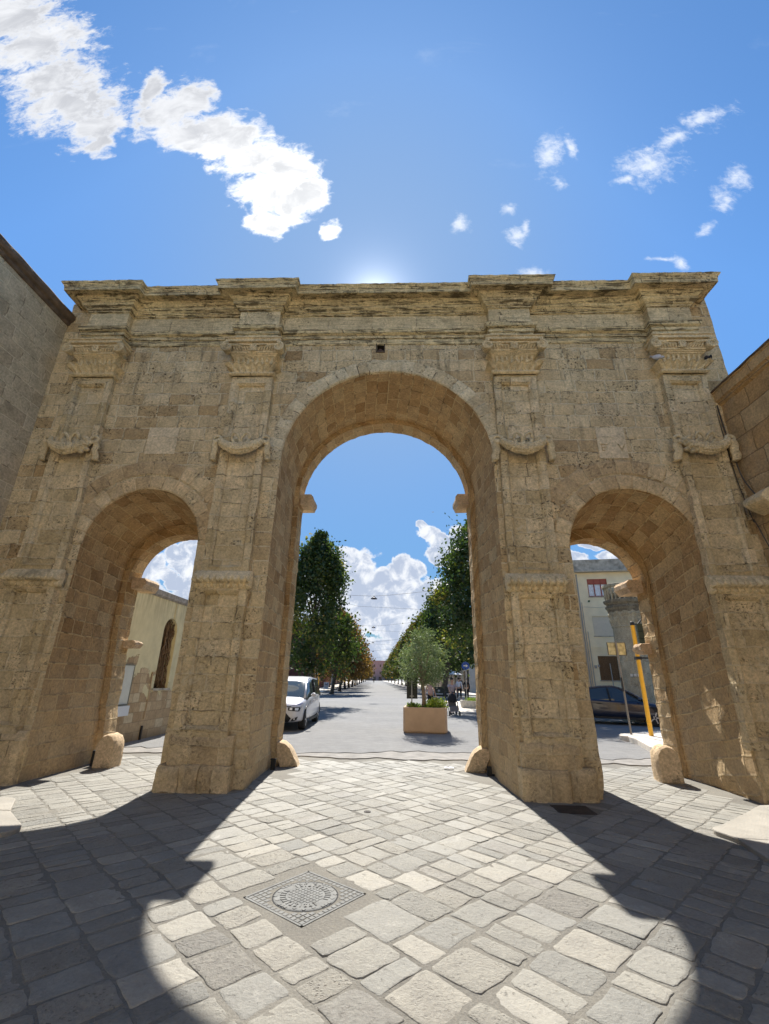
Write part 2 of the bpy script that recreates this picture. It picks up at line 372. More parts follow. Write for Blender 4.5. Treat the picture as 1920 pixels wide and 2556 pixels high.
# (left x, right x, spring z, ...) of each opening at the front, at depth T0 and of the narrower ring behind
ARCH = [dict(f=(-5.42, -3.26, 3.80), b=(-5.66, -3.30, 3.62), r=(-5.54, -3.40, 3.50), base=(.20, 0)),
        dict(f=(-1.93, 2.14, 5.50), b=(-2.06, 2.06, 5.50), r=(-1.95, 1.95, 5.50), base=(0, 0)),
        dict(f=(3.36, 5.61, 3.79), b=(3.42, 5.62, 3.66), r=(3.50, 5.54, 3.52), base=(0, 0))]
def perim(a, nj, na, y=0, bat=(0, 0), fr=0):
    x0, x1, zs = a; r = (x1-x0)/2; cx = (x0+x1)/2; P = []; S = []
    for i in range(nj):
        z = zs*i/nj; P.append((x0+bat[0]*fr*max(0, 1-z/2.6), y, z)); S.append(z)
    for i in range(na+1):
        t = math.pi*(1-i/na); P.append((cx+r*math.cos(t), y, zs+r*math.sin(t))); S.append(zs+r*math.pi*i/na)
    for i in range(nj-1, -1, -1):
        z = zs*i/nj; P.append((x1-bat[1]*fr*max(0, 1-z/2.6), y, z)); S.append(zs+r*math.pi+zs-z)
    return P, S
def erode(p):
    # worn masonry: gentle everywhere, deep low down on the outer arrises
    q = rough(p, RA, RF)
    k = max(0, 1-p[2]/2.0)
    if k > 0:
        a = noise.noise_vector(Vector(p)*2.1+Vector((3, 9, 4)))*.05*k
        q = (q[0]+a.x, q[1]+a.y, q[2])
    return q
fac = MB(); cell = .055
def seg(x0, x1, zb, top=TOP, ends=True):
    nx = max(2, int((x1-x0)/cell)+1); rows = []; uvs = []
    return nx
def facade_grid(xs, zbs, nz, hole=None):
    rows = []; uvs = []
    for x, zb in zip(xs, zbs):
        r = []; u = []
        for j in range(nz+1):
            z = zb+(TOP-zb)*j/nz
            r.append(erode((x, 0, z))); u.append((x, z))
        rows.append(r); uvs.append(u)
    n = nz+1; vs = [q for r in rows for q in r]; us = [q for r in uvs for q in r]; fs = []
    for i in range(len(rows)-1):
        for j in range(nz):
            cx = sum(us[k][0] for k in (i*n+j, (i+1)*n+j))/2; cz = us[i*n+j][1]+(TOP-zbs[i])/nz/2
            if hole and hole[0] < cx < hole[1] and hole[2] < cz < hole[3]: continue
            fs.append((i*n+j, (i+1)*n+j, (i+1)*n+j+1, i*n+j+1))
    fac.add(vs, fs, us)
def lin_x(a, b): n = int((b-a)/cell)+1; return [a+(b-a)*i/n for i in range(n+1)]
def pier(a, b): xs = lin_x(a, b); facade_grid(xs, [0]*len(xs), 150)
def span(a, hole=None):
    x0, x1, zs = a; r = (x1-x0)/2; cx = (x0+x1)/2; n = 96 if r > 1.5 else 60
    xs = [cx-r*math.cos(math.pi*i/n) for i in range(n+1)]
    if hole: xs = sorted(set(xs+[hole[0], hole[1]]))
    facade_grid(xs, [zs+math.sqrt(max(0, r*r-(x-cx)**2)) for x in xs], 70 if r > 1.5 else 90, hole)
HOLE = (-.125, .02, 8.05, 8.235)
pier(-7.04, -5.42); span(ARCH[0]['f']); pier(-3.26, -1.93); span(ARCH[1]['f'], HOLE); pier(2.14, 3.36); span(ARCH[2]['f']); pier(5.61, 6.93)
# end faces, top, back
for x, fl in ((-7.04, 0), (6.93, 1)):
    zs = [TOP*i/150 for i in range(151)]; ysx = [T1*i/30 for i in range(31)]
    fac.grid([[erode((x, y, z)) for z in zs] for y in ysx], [[(y+3, z) for z in zs] for y in ysx], flip=not fl)
xs = lin_x(-7.04, 6.93)
fac.grid([[rough((x, y, TOP+.01), .012, RF) for x in xs] for y in (0, .5, 1, 1.5, T1)], [[(x, y) for x in xs] for y in (0, .5, 1, 1.5, T1)])
def back_grid(xs, zbs):
    fac.grid([[(x, T1, zb+(TOP-zb)*j/12) for j in range(13)] for x, zb in zip(xs, zbs)], [[(x, zb+(TOP-zb)*j/12) for j in range(13)] for x, zb in zip(xs, zbs)], flip=True)
cur = -7.04
for A in ARCH:
    x0, x1, zs = A['r']; r = (x1-x0)/2; cx = (x0+x1)/2
    back_grid([cur, x0], [0, 0]); q = [cx-r*math.cos(math.pi*i/48) for i in range(49)]
    back_grid(q, [zs+math.sqrt(max(0, r*r-(x-cx)**2)) for x in q]); cur = x1
back_grid([cur, 6.93], [0, 0])
fac.build('wall', FAC, GATE, smooth=True)
# vaults: barrel, step and ring
for k, A in enumerate(ARCH):
    nj, na = (92, 110) if k == 1 else (64, 62)
    m = MB(); ny = 34; rows = []; uvs = []
    for i in range(ny+1):
        t = i/ny; y = T0*t; a = tuple(lerp(p, q, t) for p, q in zip(A['f'], A['b']))
        P, S = perim(a, nj, na, y, A['base'], t)
        rows.append([erode(p) for p in P]); uvs.append([(y*1.0+.13, s_) for s_ in S])
    m.grid(rows, uvs)
    P1, S1 = perim(A['b'], nj, na, T0, A['base'], 1); P2, S2 = perim(A['r'], nj, na, T0, A['base'], 1)
    m.grid([[erode(p) for p in P1], [erode(p) for p in P2]], [[(0, s_) for s_ in S1], [(.2, s_) for s_ in S2]])
    rows = []; uvs = []
    for i in range(9):
        y = T0+(T1-T0)*i/8; P, S = perim(A['r'], nj, na, y, A['base'], 1); rows.append([rough(erode(p), .018, 7) for p in P]); uvs.append([(y, s_) for s_ in S])
    m.grid(rows, uvs)
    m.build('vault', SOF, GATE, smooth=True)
    # voussoir ring(s) on the front, a few mm proud
    x0, x1, zs = A['f']; r = (x1-x0)/2; cx = (x0+x1)/2
    rings = [(0, .33)] if k == 1 else [(0, .30), (.31, .62)]
    for q, (ra, rb) in enumerate(rings):
        v = MB(); n = 190 if k == 1 else 110; nr = 7
        rows = []; uvs = []
        for i in range(n+1):
            th = math.pi*(1-i/n); row = []; uu = []
            for j in range(nr+1):
                jag = (noise.noise(Vector((i//3*1.7, k, q)))*.05 if j == nr else 0)
                rr = r+ra+(rb-ra)*j/nr+jag; yy = -.012-.004*q
                if j == nr: yy = .03
                row.append(erode((cx+rr*math.cos(th), yy, zs+rr*math.sin(th)))); uu.append((.4+j*.04+q*5, (r+rb*.5)*(math.pi-th)))
            if q == 0: 
                p0 = erode((cx+r*math.cos(th), .05, zs+r*math.sin(th))); row.insert(0, p0); uu.insert(0, (.36, uu[0][1]))
            rows.append(row); uvs.append(uu)
        v.grid(rows, uvs, flip=True)
        v.build('voussoir_ring', VOU if k == 1 else VO2, GATE, smooth=True)
# putlog hole below the architrave, with a worn stone spout in it
h = MB(); x0, x1, z0, z1 = HOLE
h.grid([[(x0-.02, y, z0-.02), (x1+.02, y, z0-.02), (x1+.02, y, z1), (x0-.02, y, z1)] for y in (-.004, .45)], closed=True)
h.add([(x0-.02, .45, z0-.02), (x1+.02, .45, z0-.02), (x1+.02, .45, z1), (x0-.02, .45, z1)], [(0, 1, 2, 3)])
for (a, b, c_, d_) in ((x0-.025, x0-.003, z0-.03, z1+.0), (x1+.003, x1+.025, z0-.03, z1+.0), (x0-.003, x1+.003, z0-.03, z0+.005)):
    h.box(a, b, -.022, .03, c_, d_)
hole = h.build('drain_hole', simple('sooty_stone', (.09, .065, .045), .95, var=.4), GATE)
h = MB(); h.ball(((x0+x1)/2, .06, z0+.05), (.06, .07, .045), 12, 8); h.build('spout', simple('dark_spout', (.10, .05, .035), .6), hole, smooth=True)

# ------------------------------------------------ entablature: profiles mitred round the four projecting blocks
PC = [-5.99, -2.655, 2.66, 5.97]; PW = .42; RP = .17
def entab(prof, name, m, z_dense=True, aend=True, amp=.007):
    # prof: list of (projection, z)
    out = []
    for (pa, za), (pb, zb) in zip(prof, prof[1:]):
        n = max(1, int(max(abs(zb-za), abs(pb-pa))/.06))
        for i in range(n): out.append((lerp(pa, pb, i/n), lerp(za, zb, i/n)))
    out.append(prof[-1]); rows = []; uvs = []
    for p, z in out:
        pts = []
        xl = PC[0]-PW-p; pts += [(xl, .35)]
        for i, c in enumerate(PC):
            yo = -(p+RP)
            if i == 0: pts += [(c-PW-p, yo), (c+PW+p, yo), (c+PW+p, -p)]
            elif i == 3: pts += [(c-PW-p, -p), (c-PW-p, yo), (c+PW+p, yo)]
            else: pts += [(c-PW-p, -p), (c-PW-p, yo), (c+PW+p, yo), (c+PW+p, -p)]
        pts += [(PC[3]+PW+p, .35)]
        # arc-length resample on fixed parameter so every profile row matches
        row = []; uu = []; L = 0
        for k, (a, b) in enumerate(zip(pts, pts[1:])):
            ln = math.hypot(b[0]-a[0], b[1]-a[1]); n = {True: 2}.get(abs(b[0]-a[0]) < 1e-6, None)
            if n is None: n = [0, 26, 0, 46][1] if k in (1,) else (70 if 1.2 < ln and abs(b[1]-a[1]) < 1e-6 and ln > 2.2 else 26)
            n = SEGN[k] if k < len(SEGN) else n
            for i in range(n):
                t = i/n; q = (lerp(a[0], b[0], t), lerp(a[1], b[1], t), z)
                row.append(rough(rough(q, amp, 6), amp*.6, 19)); uu.append((L+ln*t, z))
            L += ln
        row.append(rough((pts[-1][0], pts[-1][1], z), amp, 6)); uu.append((L, z))
        rows.append(row); uvs.append(uu)
    mb = MB(); mb.grid(rows, uvs, flip=True)
    if aend:
        # flat cover on top
        b = rows[-1]; mb.add([(q[0], q[1], q[2]) for q in b]+[(q[0], .4, q[2]) for q in b], [(i, i+1, len(b)+i+1, len(b)+i) for i in range(len(b)-1)])
    mb.build(name, m, GATE, smooth=False)
# segments: end, block, side, wall, side, block, side, wall, side, block, side, wall, side, block, end
SEGN = [6, 30, 3, 64, 3, 30, 3, 90, 3, 30, 3, 60, 3, 30, 6]
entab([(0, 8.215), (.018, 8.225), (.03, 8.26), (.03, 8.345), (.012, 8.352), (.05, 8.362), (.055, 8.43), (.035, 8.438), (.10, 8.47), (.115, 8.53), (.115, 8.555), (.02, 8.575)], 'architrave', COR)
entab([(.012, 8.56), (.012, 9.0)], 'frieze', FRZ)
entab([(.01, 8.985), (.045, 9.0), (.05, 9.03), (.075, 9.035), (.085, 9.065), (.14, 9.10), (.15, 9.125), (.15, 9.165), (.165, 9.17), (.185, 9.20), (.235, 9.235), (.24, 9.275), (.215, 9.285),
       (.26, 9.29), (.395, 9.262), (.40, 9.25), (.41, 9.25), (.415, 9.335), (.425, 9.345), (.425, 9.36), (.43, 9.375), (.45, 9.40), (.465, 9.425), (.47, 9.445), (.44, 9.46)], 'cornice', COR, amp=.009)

# ------------------------------------------------ pilasters
def front_grid(mb, x0, x1, z0, z1, y, n=None, yfun=None):
    nx = max(1, int((x1-x0)/.06)); nz = max(1, int((z1-z0)/.06))
    mb.grid([[erode((lerp(x0, x1, i/nx), y, lerp(z0, z1, j/nz))) for j in range(nz+1)] for i in range(nx+1)],
            [[(lerp(x0, x1, i/nx), lerp(z0, z1, j/nz)) for j in range(nz+1)] for i in range(nx+1)])
def panelled(mb, c, hw, z0, z1, ybase=-.12, fw=.11, mw_=.045, deep=.08, tp=.13, bt=.12):
    # frame, moulding and sunk panel as stepped profile over (x) columns and (z) rows
    def yat(x, z):
        dx = hw-abs(x-c); dz = min(z1-z+fw-tp, z-z0+fw-bt); dd = min(dx, dz)
        if dd < fw: return ybase
        t = dd-fw
        if t < .012: return ybase-.012
        if t < mw_: return ybase-.012+(deep+.012)*.45*(t/mw_)
        if t < mw_+.01: return ybase+deep
        return ybase+deep-.012
    offs = [0, .04, .08, fw-.001, fw+.001, fw+.011, fw+.013, fw+.03, fw+mw_-.001, fw+mw_+.011]
    xs = sorted(set([c-hw+o for o in offs]+[c+hw-o for o in offs]+[c-hw+fw+mw_+.011+(2*hw-2*fw-2*mw_-.022)*i/8 for i in range(9)]))
    zo = [o+tp-fw if o >= fw-.002 else o*tp/fw for o in offs]; zo2 = [o+bt-fw if o >= fw-.002 else o*bt/fw for o in offs]
    n = int((z1-z0)/.07); zs = sorted(set([z0+o for o in zo2]+[z1-o for o in zo]+[z0+bt+mw_+.02+(z1-z0-bt-tp-2*mw_-.04)*i/n for i in range(n+1)]))
    rows = [[rough(erode((x, yat(x, z), z)), .008, 11) for z in zs] for x in xs]
    mb.grid(rows, [[(x, z) for z in zs] for x in xs])
    for x, fl in ((c-hw, True), (c+hw, False)):
        yy = [ybase, ybase*.5, .02]
        mb.grid([[erode((x, y, z)) for z in zs] for y in yy], [[(x+y, z) for z in zs] for y in yy], flip=fl)
def leaf_band(c, hw, z, parent):
    # roll of overlapping leaves: two rows of scales hanging over a scalloped underside
    mb = MB(); n = 120; rows = []
    for i in range(n+1):
        u = -1+2*i/n; x = c+hw*u; end = math.sqrt(max(0, 1-max(0, abs(u)-.93)**2/.0049)) if abs(u) > .93 else 1
        row = []
        cellw = hw*2/9.0
        for j in range(17):
            t = j/16
            sgn = -1 if u < 0 else 1
            k = (x-c)/cellw+ (.35*sgn*(1-t))
            fr = k-math.floor(k); sc1 = math.sin(math.pi*fr)
            k2 = (x-c)/cellw+.5; sc2 = math.sin(math.pi*(k2-math.floor(k2)))
            if t < .62:
                a = t/.62; zz = z+.125-a*.15-.055*sc1*a; yy = .16+.075*math.sin(a*math.pi*.62)+.075*sc1*a
            else:
                a = (t-.62)/.38; zz = z-.055-.03*sc2-a*.10; yy = .18-.02*(1-a)-a*.07+.075*sc2*math.sin(math.pi*a)
            yy = .11+(yy-.11)*end
            row.append(rough((x, -yy, zz), .006, 14))
        row.insert(0, (x, -.08, z+.125)); row.append((x, -.08, z-.16))
        rows.append(row)
    mb.grid(rows); 
    for r_, fl in ((rows[0], 0), (rows[-1], 1)):
        cc = (r_[0][0], -.06, z); mb.add([cc]+r_, [((0, i+1, i+2) if fl else (0, i+2, i+1)) for i in range(len(r_)-1)])
    return mb.build('leaf_band', CAR, parent, smooth=True)
def swag(c, z, parent, kind=0):
    mb = MB(); hw = .44; pts = []; rs = []
    n = 30
    for i in range(n+1):
        t = -1+2*i/n; pts.append((c+hw*t*.93, -.22-.05*math.cos(t*1.4), z-.20*max(0,math.cos(t*math.pi/2))**.8+.09)); rs.append(.055+.030*math.cos(t*math.pi/2))
    lo = len(mb.v); seg_ = 12
    mb.tube(pts, rs, seg_)
    # scale-like leaves
    for i in range(n+1):
        for k in range(seg_):
            q = lo+i*seg_+k
            if q < len(mb.v):
                p = Vector(mb.v[q]); cpt = Vector(pts[i]); dirv = p-cpt
                s_ = 1+.26*math.sin(i*2.1+(k % 2)*math.pi)+.13*math.sin(k*2.5+i)
                mb.v[q] = tuple(cpt+dirv*s_)
    gs = random.Random(int(c*10)+5)
    for i in range(1, n):
        pc = Vector(pts[i]); tg = (Vector(pts[i+1])-Vector(pts[i-1])).normalized(); dr = 1 if i < n/2 else -1
        for q in range(5):
            a = math.pi*(-.95+.42*q)+(i % 2)*.4; rr_ = rs[i]*1.02
            nrm = Vector((-tg.z*math.cos(a)*0, -abs(math.cos(a-1.57*0))*.9 if q in (1, 2, 3) else -.35, math.sin(a)*.95)); nrm.normalize()
            ctr = pc+nrm*rr_; rot = Matrix.Rotation(math.atan2(tg.z, tg.x)+dr*.5*(q-2)*.5, 3, 'Y').inverted() @ Matrix.Rotation(gs.uniform(-.5, .5), 3, 'Z')
            mb.ball(ctr, (.046*gs.uniform(.8, 1.25), .026, .030*gs.uniform(.8, 1.2)), 7, 5, rot)
    # ribbon bow loops above the middle
    for sx in (-1, 1):
        loop = []
        for i in range(13):
            a = 2*math.pi*i/12
            loop.append((c+sx*(.09+.075*math.cos(a)+.03*math.sin(a)), -.25-.03*math.sin(a), z+.12+.115*math.sin(a)))
        mb.tube(loop, .030, 6)
    mb.ball((c, -.25, z+.02), (.035, .04, .05), 8, 6)
    # ribbons falling at both ends
    for sx in (-1, 1):
        x = c+sx*.43
        ring = [(x+sx*.075*math.cos(a)+sx*.03, -.21, z+.13+.07*math.sin(a)) for a in [2*math.pi*i/10 for i in range(11)]]
        mb.tube(ring, .032, 6)
        tail = [(x, -.20, z+.12), (x+sx*.05, -.22, z+.09), (x+sx*.085, -.19, z+.0), (x+sx*.06, -.20, z-.09), (x+sx*.10, -.18, z-.19), (x+sx*.09, -.16, z-.26)]
        b0 = len(mb.v); rr = []
        for i, p in enumerate(tail):
            w_ = .07-.008*(i % 2)
            rr.append([(p[0]-w_, p[1]+.01, p[2]), (p[0]-w_*.3, p[1]-.03, p[2]+.01), (p[0]+w_*.4, p[1]-.005, p[2]-.01), (p[0]+w_, p[1]-.03, p[2]), (p[0]+w_*.8, p[1]+.05, p[2]), (p[0]-w_*.8, p[1]+.05, p[2])])
        mb.grid(rr, closed=True)
        mb.box(tail[-1][0]-.05, tail[-1][0]+.05, -.19, -.06, tail[-1][2]-.015, tail[-1][2]+.02)
    # extra knots on the outermost swags, which are turned and broken
    if kind:
        for q in range(6):
            mb.ball((c+kind*(.30+.05*math.sin(q*2)), -.24+.02*q % .05, z+.14-q*.055), (.06, .06, .045), 8, 6)
    mb.rough(.006, 13)
    return mb.build('swag', CAR, parent, smooth=True)
def capital(c, parent):
    mb = MB(); hw = PW; rows = []
    # necking, fluted leaf row, bell: half section swept round three sides
    prof = [(.0, 7.335), (.03, 7.345), (.045, 7.365), (.045, 7.385), (.02, 7.40), (.0, 7.405),
            (.0, 7.42), (.005, 7.44), (.015, 7.47), (.035, 7.50), (.075, 7.53), (.105, 7.545), (.10, 7.56), (.02, 7.56), (-.01, 7.57), (-.01, 7.66), (.0, 7.74), (.02, 7.78), (.035, 7.79), (.035, 7.81), (.055, 7.815),
            (.055, 7.835), (.075, 7.84), (.085, 7.865)]
    n = 96
    for p, z in prof:
        p = p*1.25 if p > .03 else p
        row = []
        for i in range(n+1):
            # path: side, front, side
            s_ = i/n*(2*hw+.36)
            if s_ < .18: x, y, fl = c-hw-p, .02-(s_/.18)*(.16+p+.02), 0
            elif s_ > 2*hw+.18: x, y, fl = c+hw+p, -(.16+p)+((s_-2*hw-.18)/.18)*(.18+p), 0
            else: x, y, fl = c-hw-p+(s_-.18)/(2*hw)*(2*hw+2*p), -(.16+p), 1
            f = ((x-c)/(2*hw+2*p)*7+.5); f -= math.floor(f); rib = abs(math.sin(math.pi*f))
            if fl and 7.43 < z < 7.565: y += (.055*(1-rib)**.6)*(1 if z < 7.55 else 1.3); z_ = z+.04*rib*(z > 7.52)
            elif fl and 7.565 < z < 7.77:
                f2 = ((x-c)/(2*hw)*8.5); f2 -= math.floor(f2); y += .04*(f2 < .45); z_ = z
            else: z_ = z
            row.append(rough((x, y, z_), .005, 12))
        rows.append(row)
    mb.grid(rows, flip=True)
    # ornament zone between volutes
    mb.box(c-hw-.07, c+hw+.07, -.25, .02, 7.865, 7.995)
    for i in range(6):
        for sx in (-1, 1):
            x = c+sx*(.10+i*.055)
            mb.tube([(x, -.255, 7.885), (x+sx*.03, -.30, 7.94), (x+sx*.055, -.26, 7.985)], [.014, .024, .014], 6)
    for i in range(9):
        a = 2*math.pi*i/8; q = (c+.055*math.cos(a)*(i > 0), -.30, 7.945+.055*math.sin(a)*(i > 0)); mb.ball(q, .03, 8, 6)
    mb.tube([(c-.08, -.28, 7.885), (c, -.31, 7.865), (c+.08, -.28, 7.885)], [.015, .03, .015], 6)
    # volutes
    for sx in (-1, 1):
        vc = Vector((c+sx*(hw+.12), -.36, 7.905)); pts = []; rs = []
        for i in range(40):
            a = i/39*2*math.pi*2.1; r_ = .105*(1-i/46)
            pts.append((vc.x-sx*r_*math.cos(a+1.2), vc.y, vc.z+r_*math.sin(a+1.2))); rs.append(.026*(1-i/90))
        mb.tube(pts, rs, 7)
        mb.tube([(vc.x, vc.y+.012, vc.z), (vc.x, vc.y+.16, vc.z+.01)], [.105, .085], 16)
        mb.tube([(vc.x-sx*.02, -.33, 7.985), (vc.x-sx*.17, -.30, 7.99), (vc.x-sx*.30, -.27, 7.985)], [.03, .025, .015], 6)
    # abacus
    for (z0, z1, e, yy) in ((7.995, 8.03, .115, .31), (8.03, 8.045, .10, .295), (8.045, 8.11, .155, .36), (8.11, 8.135, .18, .385), (8.135, 8.215, .06, .26)):
        m_ = len(mb.v); nx = 18
        top = [[rough((c-hw-e+(2*hw+2*e)*i/nx, y, z), .008, 9) for i in range(nx+1)] for (y, z) in ((.02, z0), (-yy, z0), (-yy-.004, (z0+z1)/2), (-yy, z1), (.02, z1))]
        mb.grid(top)
        for i_, fl in ((0, 0), (nx, 1)):
            q = [r_[i_] for r_ in top]; mb.add(q, [(0, 1, 2, 3, 4) if fl else (4, 3, 2, 1, 0)])
    return mb.build('capital', CAR, parent, smooth=False)
lab = ['pilaster beside the plain ashlar side wall', None, None, 'pilaster beside the rough side wall with the cables']
for i, c in enumerate(PC):
    mb = MB()
    panelled(mb, c, PW, 3.24, 7.34, tp=.15)
    panelled(mb, c, PW+.01, .70, 3.08, ybase=-.135)
    p = mb.build('pilaster', PIL, GATE, smooth=False, label=lab[i])
    capital(c, p); leaf_band(c, .50, 3.165, p); swag(c, 5.70, p, kind=(0 if i in (1, 2) else (1 if i == 0 else -1)))
    # plinth: worn dado, then big base blocks
    m = MB(); x0, x1 = (c-.50, c+.50)
    if i == 1: x0, x1 = -3.16, -2.12
    if i == 2: x0, x1 = 2.15, 3.22
    if i == 0: x0, x1 = -7.0, -5.44
    if i == 3: x0, x1 = 5.64, 6.92
    def blk(x0, x1, y, z0, z1, rnd_=.03):
        nx = max(3, int((x1-x0)/.05)); nz = max(3, int((z1-z0)/.05)); rows = []; uv = []
        for a in range(nx+1):
            r_ = []; u_ = []
            for b_ in range(nz+1):
                x = lerp(x0, x1, a/nx); z = lerp(z0, z1, b_/nz); e = min(a, nx-a)*(x1-x0)/nx; ez = (nz-b_)*(z1-z0)/nz
                yy = y+max(0, rnd_-e)**2/rnd_*1.0+max(0, rnd_-ez)**2/rnd_
                r_.append(rough(rough((x, yy, z), .022, 3.3), .008, 12)); u_.append((x, z))
            rows.append(r_); uv.append(u_)
        m.grid(rows, uv)
        m.grid([[rows[0][k] for k in range(nz+1)], [(x0, .05, q[2]) for q in rows[0]]], [[(q[1], q[2]) for q in rows[0]], [(q[1]+.3, q[2]) for q in rows[0]]], flip=True)
        m.grid([[rows[-1][k] for k in range(nz+1)], [(x1, .05, q[2]) for q in rows[-1]]], [[(q[1], q[2]) for q in rows[0]], [(q[1]+.3, q[2]) for q in rows[0]]])
        m.grid([[rows[k][-1] for k in range(nx+1)], [(rows[k][-1][0], .05, rows[k][-1][2]) for k in range(nx+1)]], flip=False)
    if i in (1, 2):
        blk(x0+.03, x1-(.02 if i == 1 else .16), -.17, .32, .74, .05)
        if i == 1: blk(x0-.03, x0+.31, -.30, -.03, .345, .05); blk(x0+.315, x0+.60, -.285, -.03, .35, .04); blk(x0+.605, x1+.01, -.275, -.03, .345, .04)
        else: blk(x0-.005, x0+.70, -.25, -.03, .40, .035); blk(x0+.705, x1+.02, -.21, -.03, .42, .06)
    else:
        blk(x0, x1, -.15, -.03, .74, .06)
    m.build('plinth', BAS, p, smooth=True)

# carved tablet with the letters E V
m = MB(); tx0, tx1, tz0, tz1 = 4.12, 4.66, 5.53, 6.20; nx, nz = 108, 134
def dseg(p, a, b):
    ax, az = a; bx, bz = b; t = max(0, min(1, ((p[0]-ax)*(bx-ax)+(p[1]-az)*(bz-az))/((bx-ax)**2+(bz-az)**2)))
    return math.hypot(p[0]-ax-t*(bx-ax), p[1]-az-t*(bz-az))
STR = [((4.195, 5.835), (4.195, 5.70), .008), ((4.18, 5.832), (4.305, 5.828), .010), ((4.195, 5.765), (4.27, 5.765), .008), ((4.195, 5.703), (4.24, 5.702), .008),
       ((4.50, 5.83), (4.56, 5.70), .010), ((4.56, 5.70), (4.62, 5.83), .009)]
rows = []
for i in range(nx+1):
    r_ = []
    for j in range(nz+1):
        x = lerp(tx0, tx1, i/nx); z = lerp(tz0, tz1, j/nz); y = -.012
        dd = min(dseg((x, z), a, b)-w_ for a, b, w_ in STR)
        if dd < 0: y = .012
        if i in (0, nx) or j in (0, nz): y = .03
        r_.append(rough((x, y, z), .004, 5))
    rows.append(r_)
m.grid(rows); m.build('tablet', TAB, GATE, label='smooth tablet carved with the letters E V')
m = MB(); front_grid(m, -4.62, -4.02, 5.62, 6.22, -.012); m.build('tablet', TAB, GATE, label='plain smooth tablet without letters')

# impost stones at the back corners, stubs lower down, all part of the gate
def stonelump(name, x0, x1, y0, y1, z0, z1, chamfer=.0, amp=.012):
    m = MB(); n = 6
    prof = [(x0, z0), (x1-(x1-x0)*.15, z0), (x1-(x1-x0)*.06, z0+(z1-z0)*.3), (x1, z0+(z1-z0)*.42), (x1, z1-(z1-z0)*.25), (x1-(x1-x0)*.12, z1), (x0, z1)]
    rows = []
    for k in range(n+1):
        y = lerp(y0, y1, k/n); rows.append([rough((a, y, b), amp, 7) for a, b in prof])
    m.grid(rows, closed=True)
    for r_ in (rows[0], rows[-1]): m.add(r_, [tuple(range(len(r_)))])
    return m.build(name, BOL, GATE, fixn=True)
for (xw, sx, z0, z1, ln) in ((-1.97, 1, 5.36, 5.62, .31), (1.97, -1, 5.38, 5.64, .31), (-5.56, 1, 3.36, 3.60, .34), (5.64, -1, 3.40, 3.66, .44)):
    stonelump('impost', xw-sx*.06, xw+sx*ln, 1.98, 2.55, z0, z1)
for (xw, sx, z0, z1, ln) in ((-5.52, 1, 2.12, 2.26, .28), (5.62, -1, 2.16, 2.36, .30)):
    stonelump('corbel_stub', xw-sx*.05, xw+sx*ln, 2.10, 2.40, z0, z1, amp=.03)

# ------------------------------------------------ guard stones (wheel guards) at the jambs
def guard(x, y, w_, d_, h_, lean, label, rz=0):
    m = MB(); rows = []; n = 14
    for k in range(7):
        t = k/6; dy = -d_/2+d_*t; infl = 1-.10*abs(2*t-1)**3
        r_ = []
        for i in range(n+1):
            u = i/n
            if u < .3: a, b = -w_/2, h_*.62*(u/.3)
            elif u > .7: a, b = w_/2, h_*.62*((1-u)/.3)
            else:
                th = math.pi*(1-(u-.3)/.4); a, b = w_/2*math.cos(th), h_*.62+h_*.38*math.sin(th)
            a += lean*(b/h_)*.12
            r_.append(rough((a*infl, dy, b*(1 if 0 < t < 1 else .955)-.02*(b < .01)), .012, 6))
        rows.append(r_)
    m.grid(rows, flip=True)
    for r_, fl in ((rows[0], 0), (rows[-1], 1)): m.add(r_, [tuple(range(len(r_))) if fl else tuple(range(len(r_)-1, -1, -1))])
    o = m.build('guard_stone', BOL, None, smooth=True, label=label, cat='guard stone', group='rounded guard stones at the arch corners')
    o.location = (x, y, 0); o.rotation_euler = (0, 0, rz); return o
guard(-4.97, 1.50, .36, .34, .56, 0, 'tall round-topped guard stone in the left side arch, sunlit on top')
guard(-1.72, 2.12, .36, .40, .43, -2.0, 'low lopsided guard stone at the left foot of the central arch', .1)
guard(1.79, 2.02, .36, .40, .43, 2.0, 'low lopsided guard stone at the right foot of the central arch', -.1)
guard(5.08, 1.46, .385, .36, .58, 0, 'tall round-topped guard stone in the right side arch by the kerb', -.1)
m = MB(); m.add([rough(q, .015, 5) for q in [(-.30, -.2, 0), (.32, -.22, 0), (.30, .25, 0), (-.30, .25, 0), (-.2, .0, .62)]], [(0, 1, 4), (1, 2, 4), (2, 3, 4), (3, 0, 4), (3, 2, 1, 0)])
o = m.build('corner_stone', simple('pale_lime', (.62, .53, .40), .9, var=.15, bump=.006), None, label='pale pyramid-shaped stone behind the left round-topped guard stone', cat='stone'); o.location = (-5.76, 2.80, .0); o.scale = (.62, .60, 1.08)

# ------------------------------------------------ side buildings in front of the gate
# left: smooth ashlar wall running towards the viewer
LB = thing('left_building', label='tall smooth grey-brown ashlar building at the left edge with dark coping', cat='building')
m = MB(); ys_ = [0.02-.35*i for i in range(40)]; zs_ = [8.86*j/24 for j in range(25)]
LX = lambda y: -7.03+.006*y
m.grid([[(LX(y), y, z) for z in zs_] for y in ys_], [[(y, z) for z in zs_] for y in ys_], flip=False)
m.grid([[(LX(y), y, 8.86), (-12, y, 8.86)] for y in ys_]); m.box(-12, -7.06, -14, .02, 0, 8.85)
m.build('wall', LWL, LB, fixn=False)
m = MB(); prof = [(-.05, 8.80), (.03, 8.82), (.05, 8.86), (.05, 8.90), (.10, 8.93), (.13, 8.99), (.13, 9.06), (.10, 9.10), (-5.0, 9.12)]
rows = [[rough((LX(y)+a, y, b), .010, 4) for a, b in prof] for y in [.1-.12*i for i in range(115)]]
m.grid(rows); m.build('coping', COP, LB)
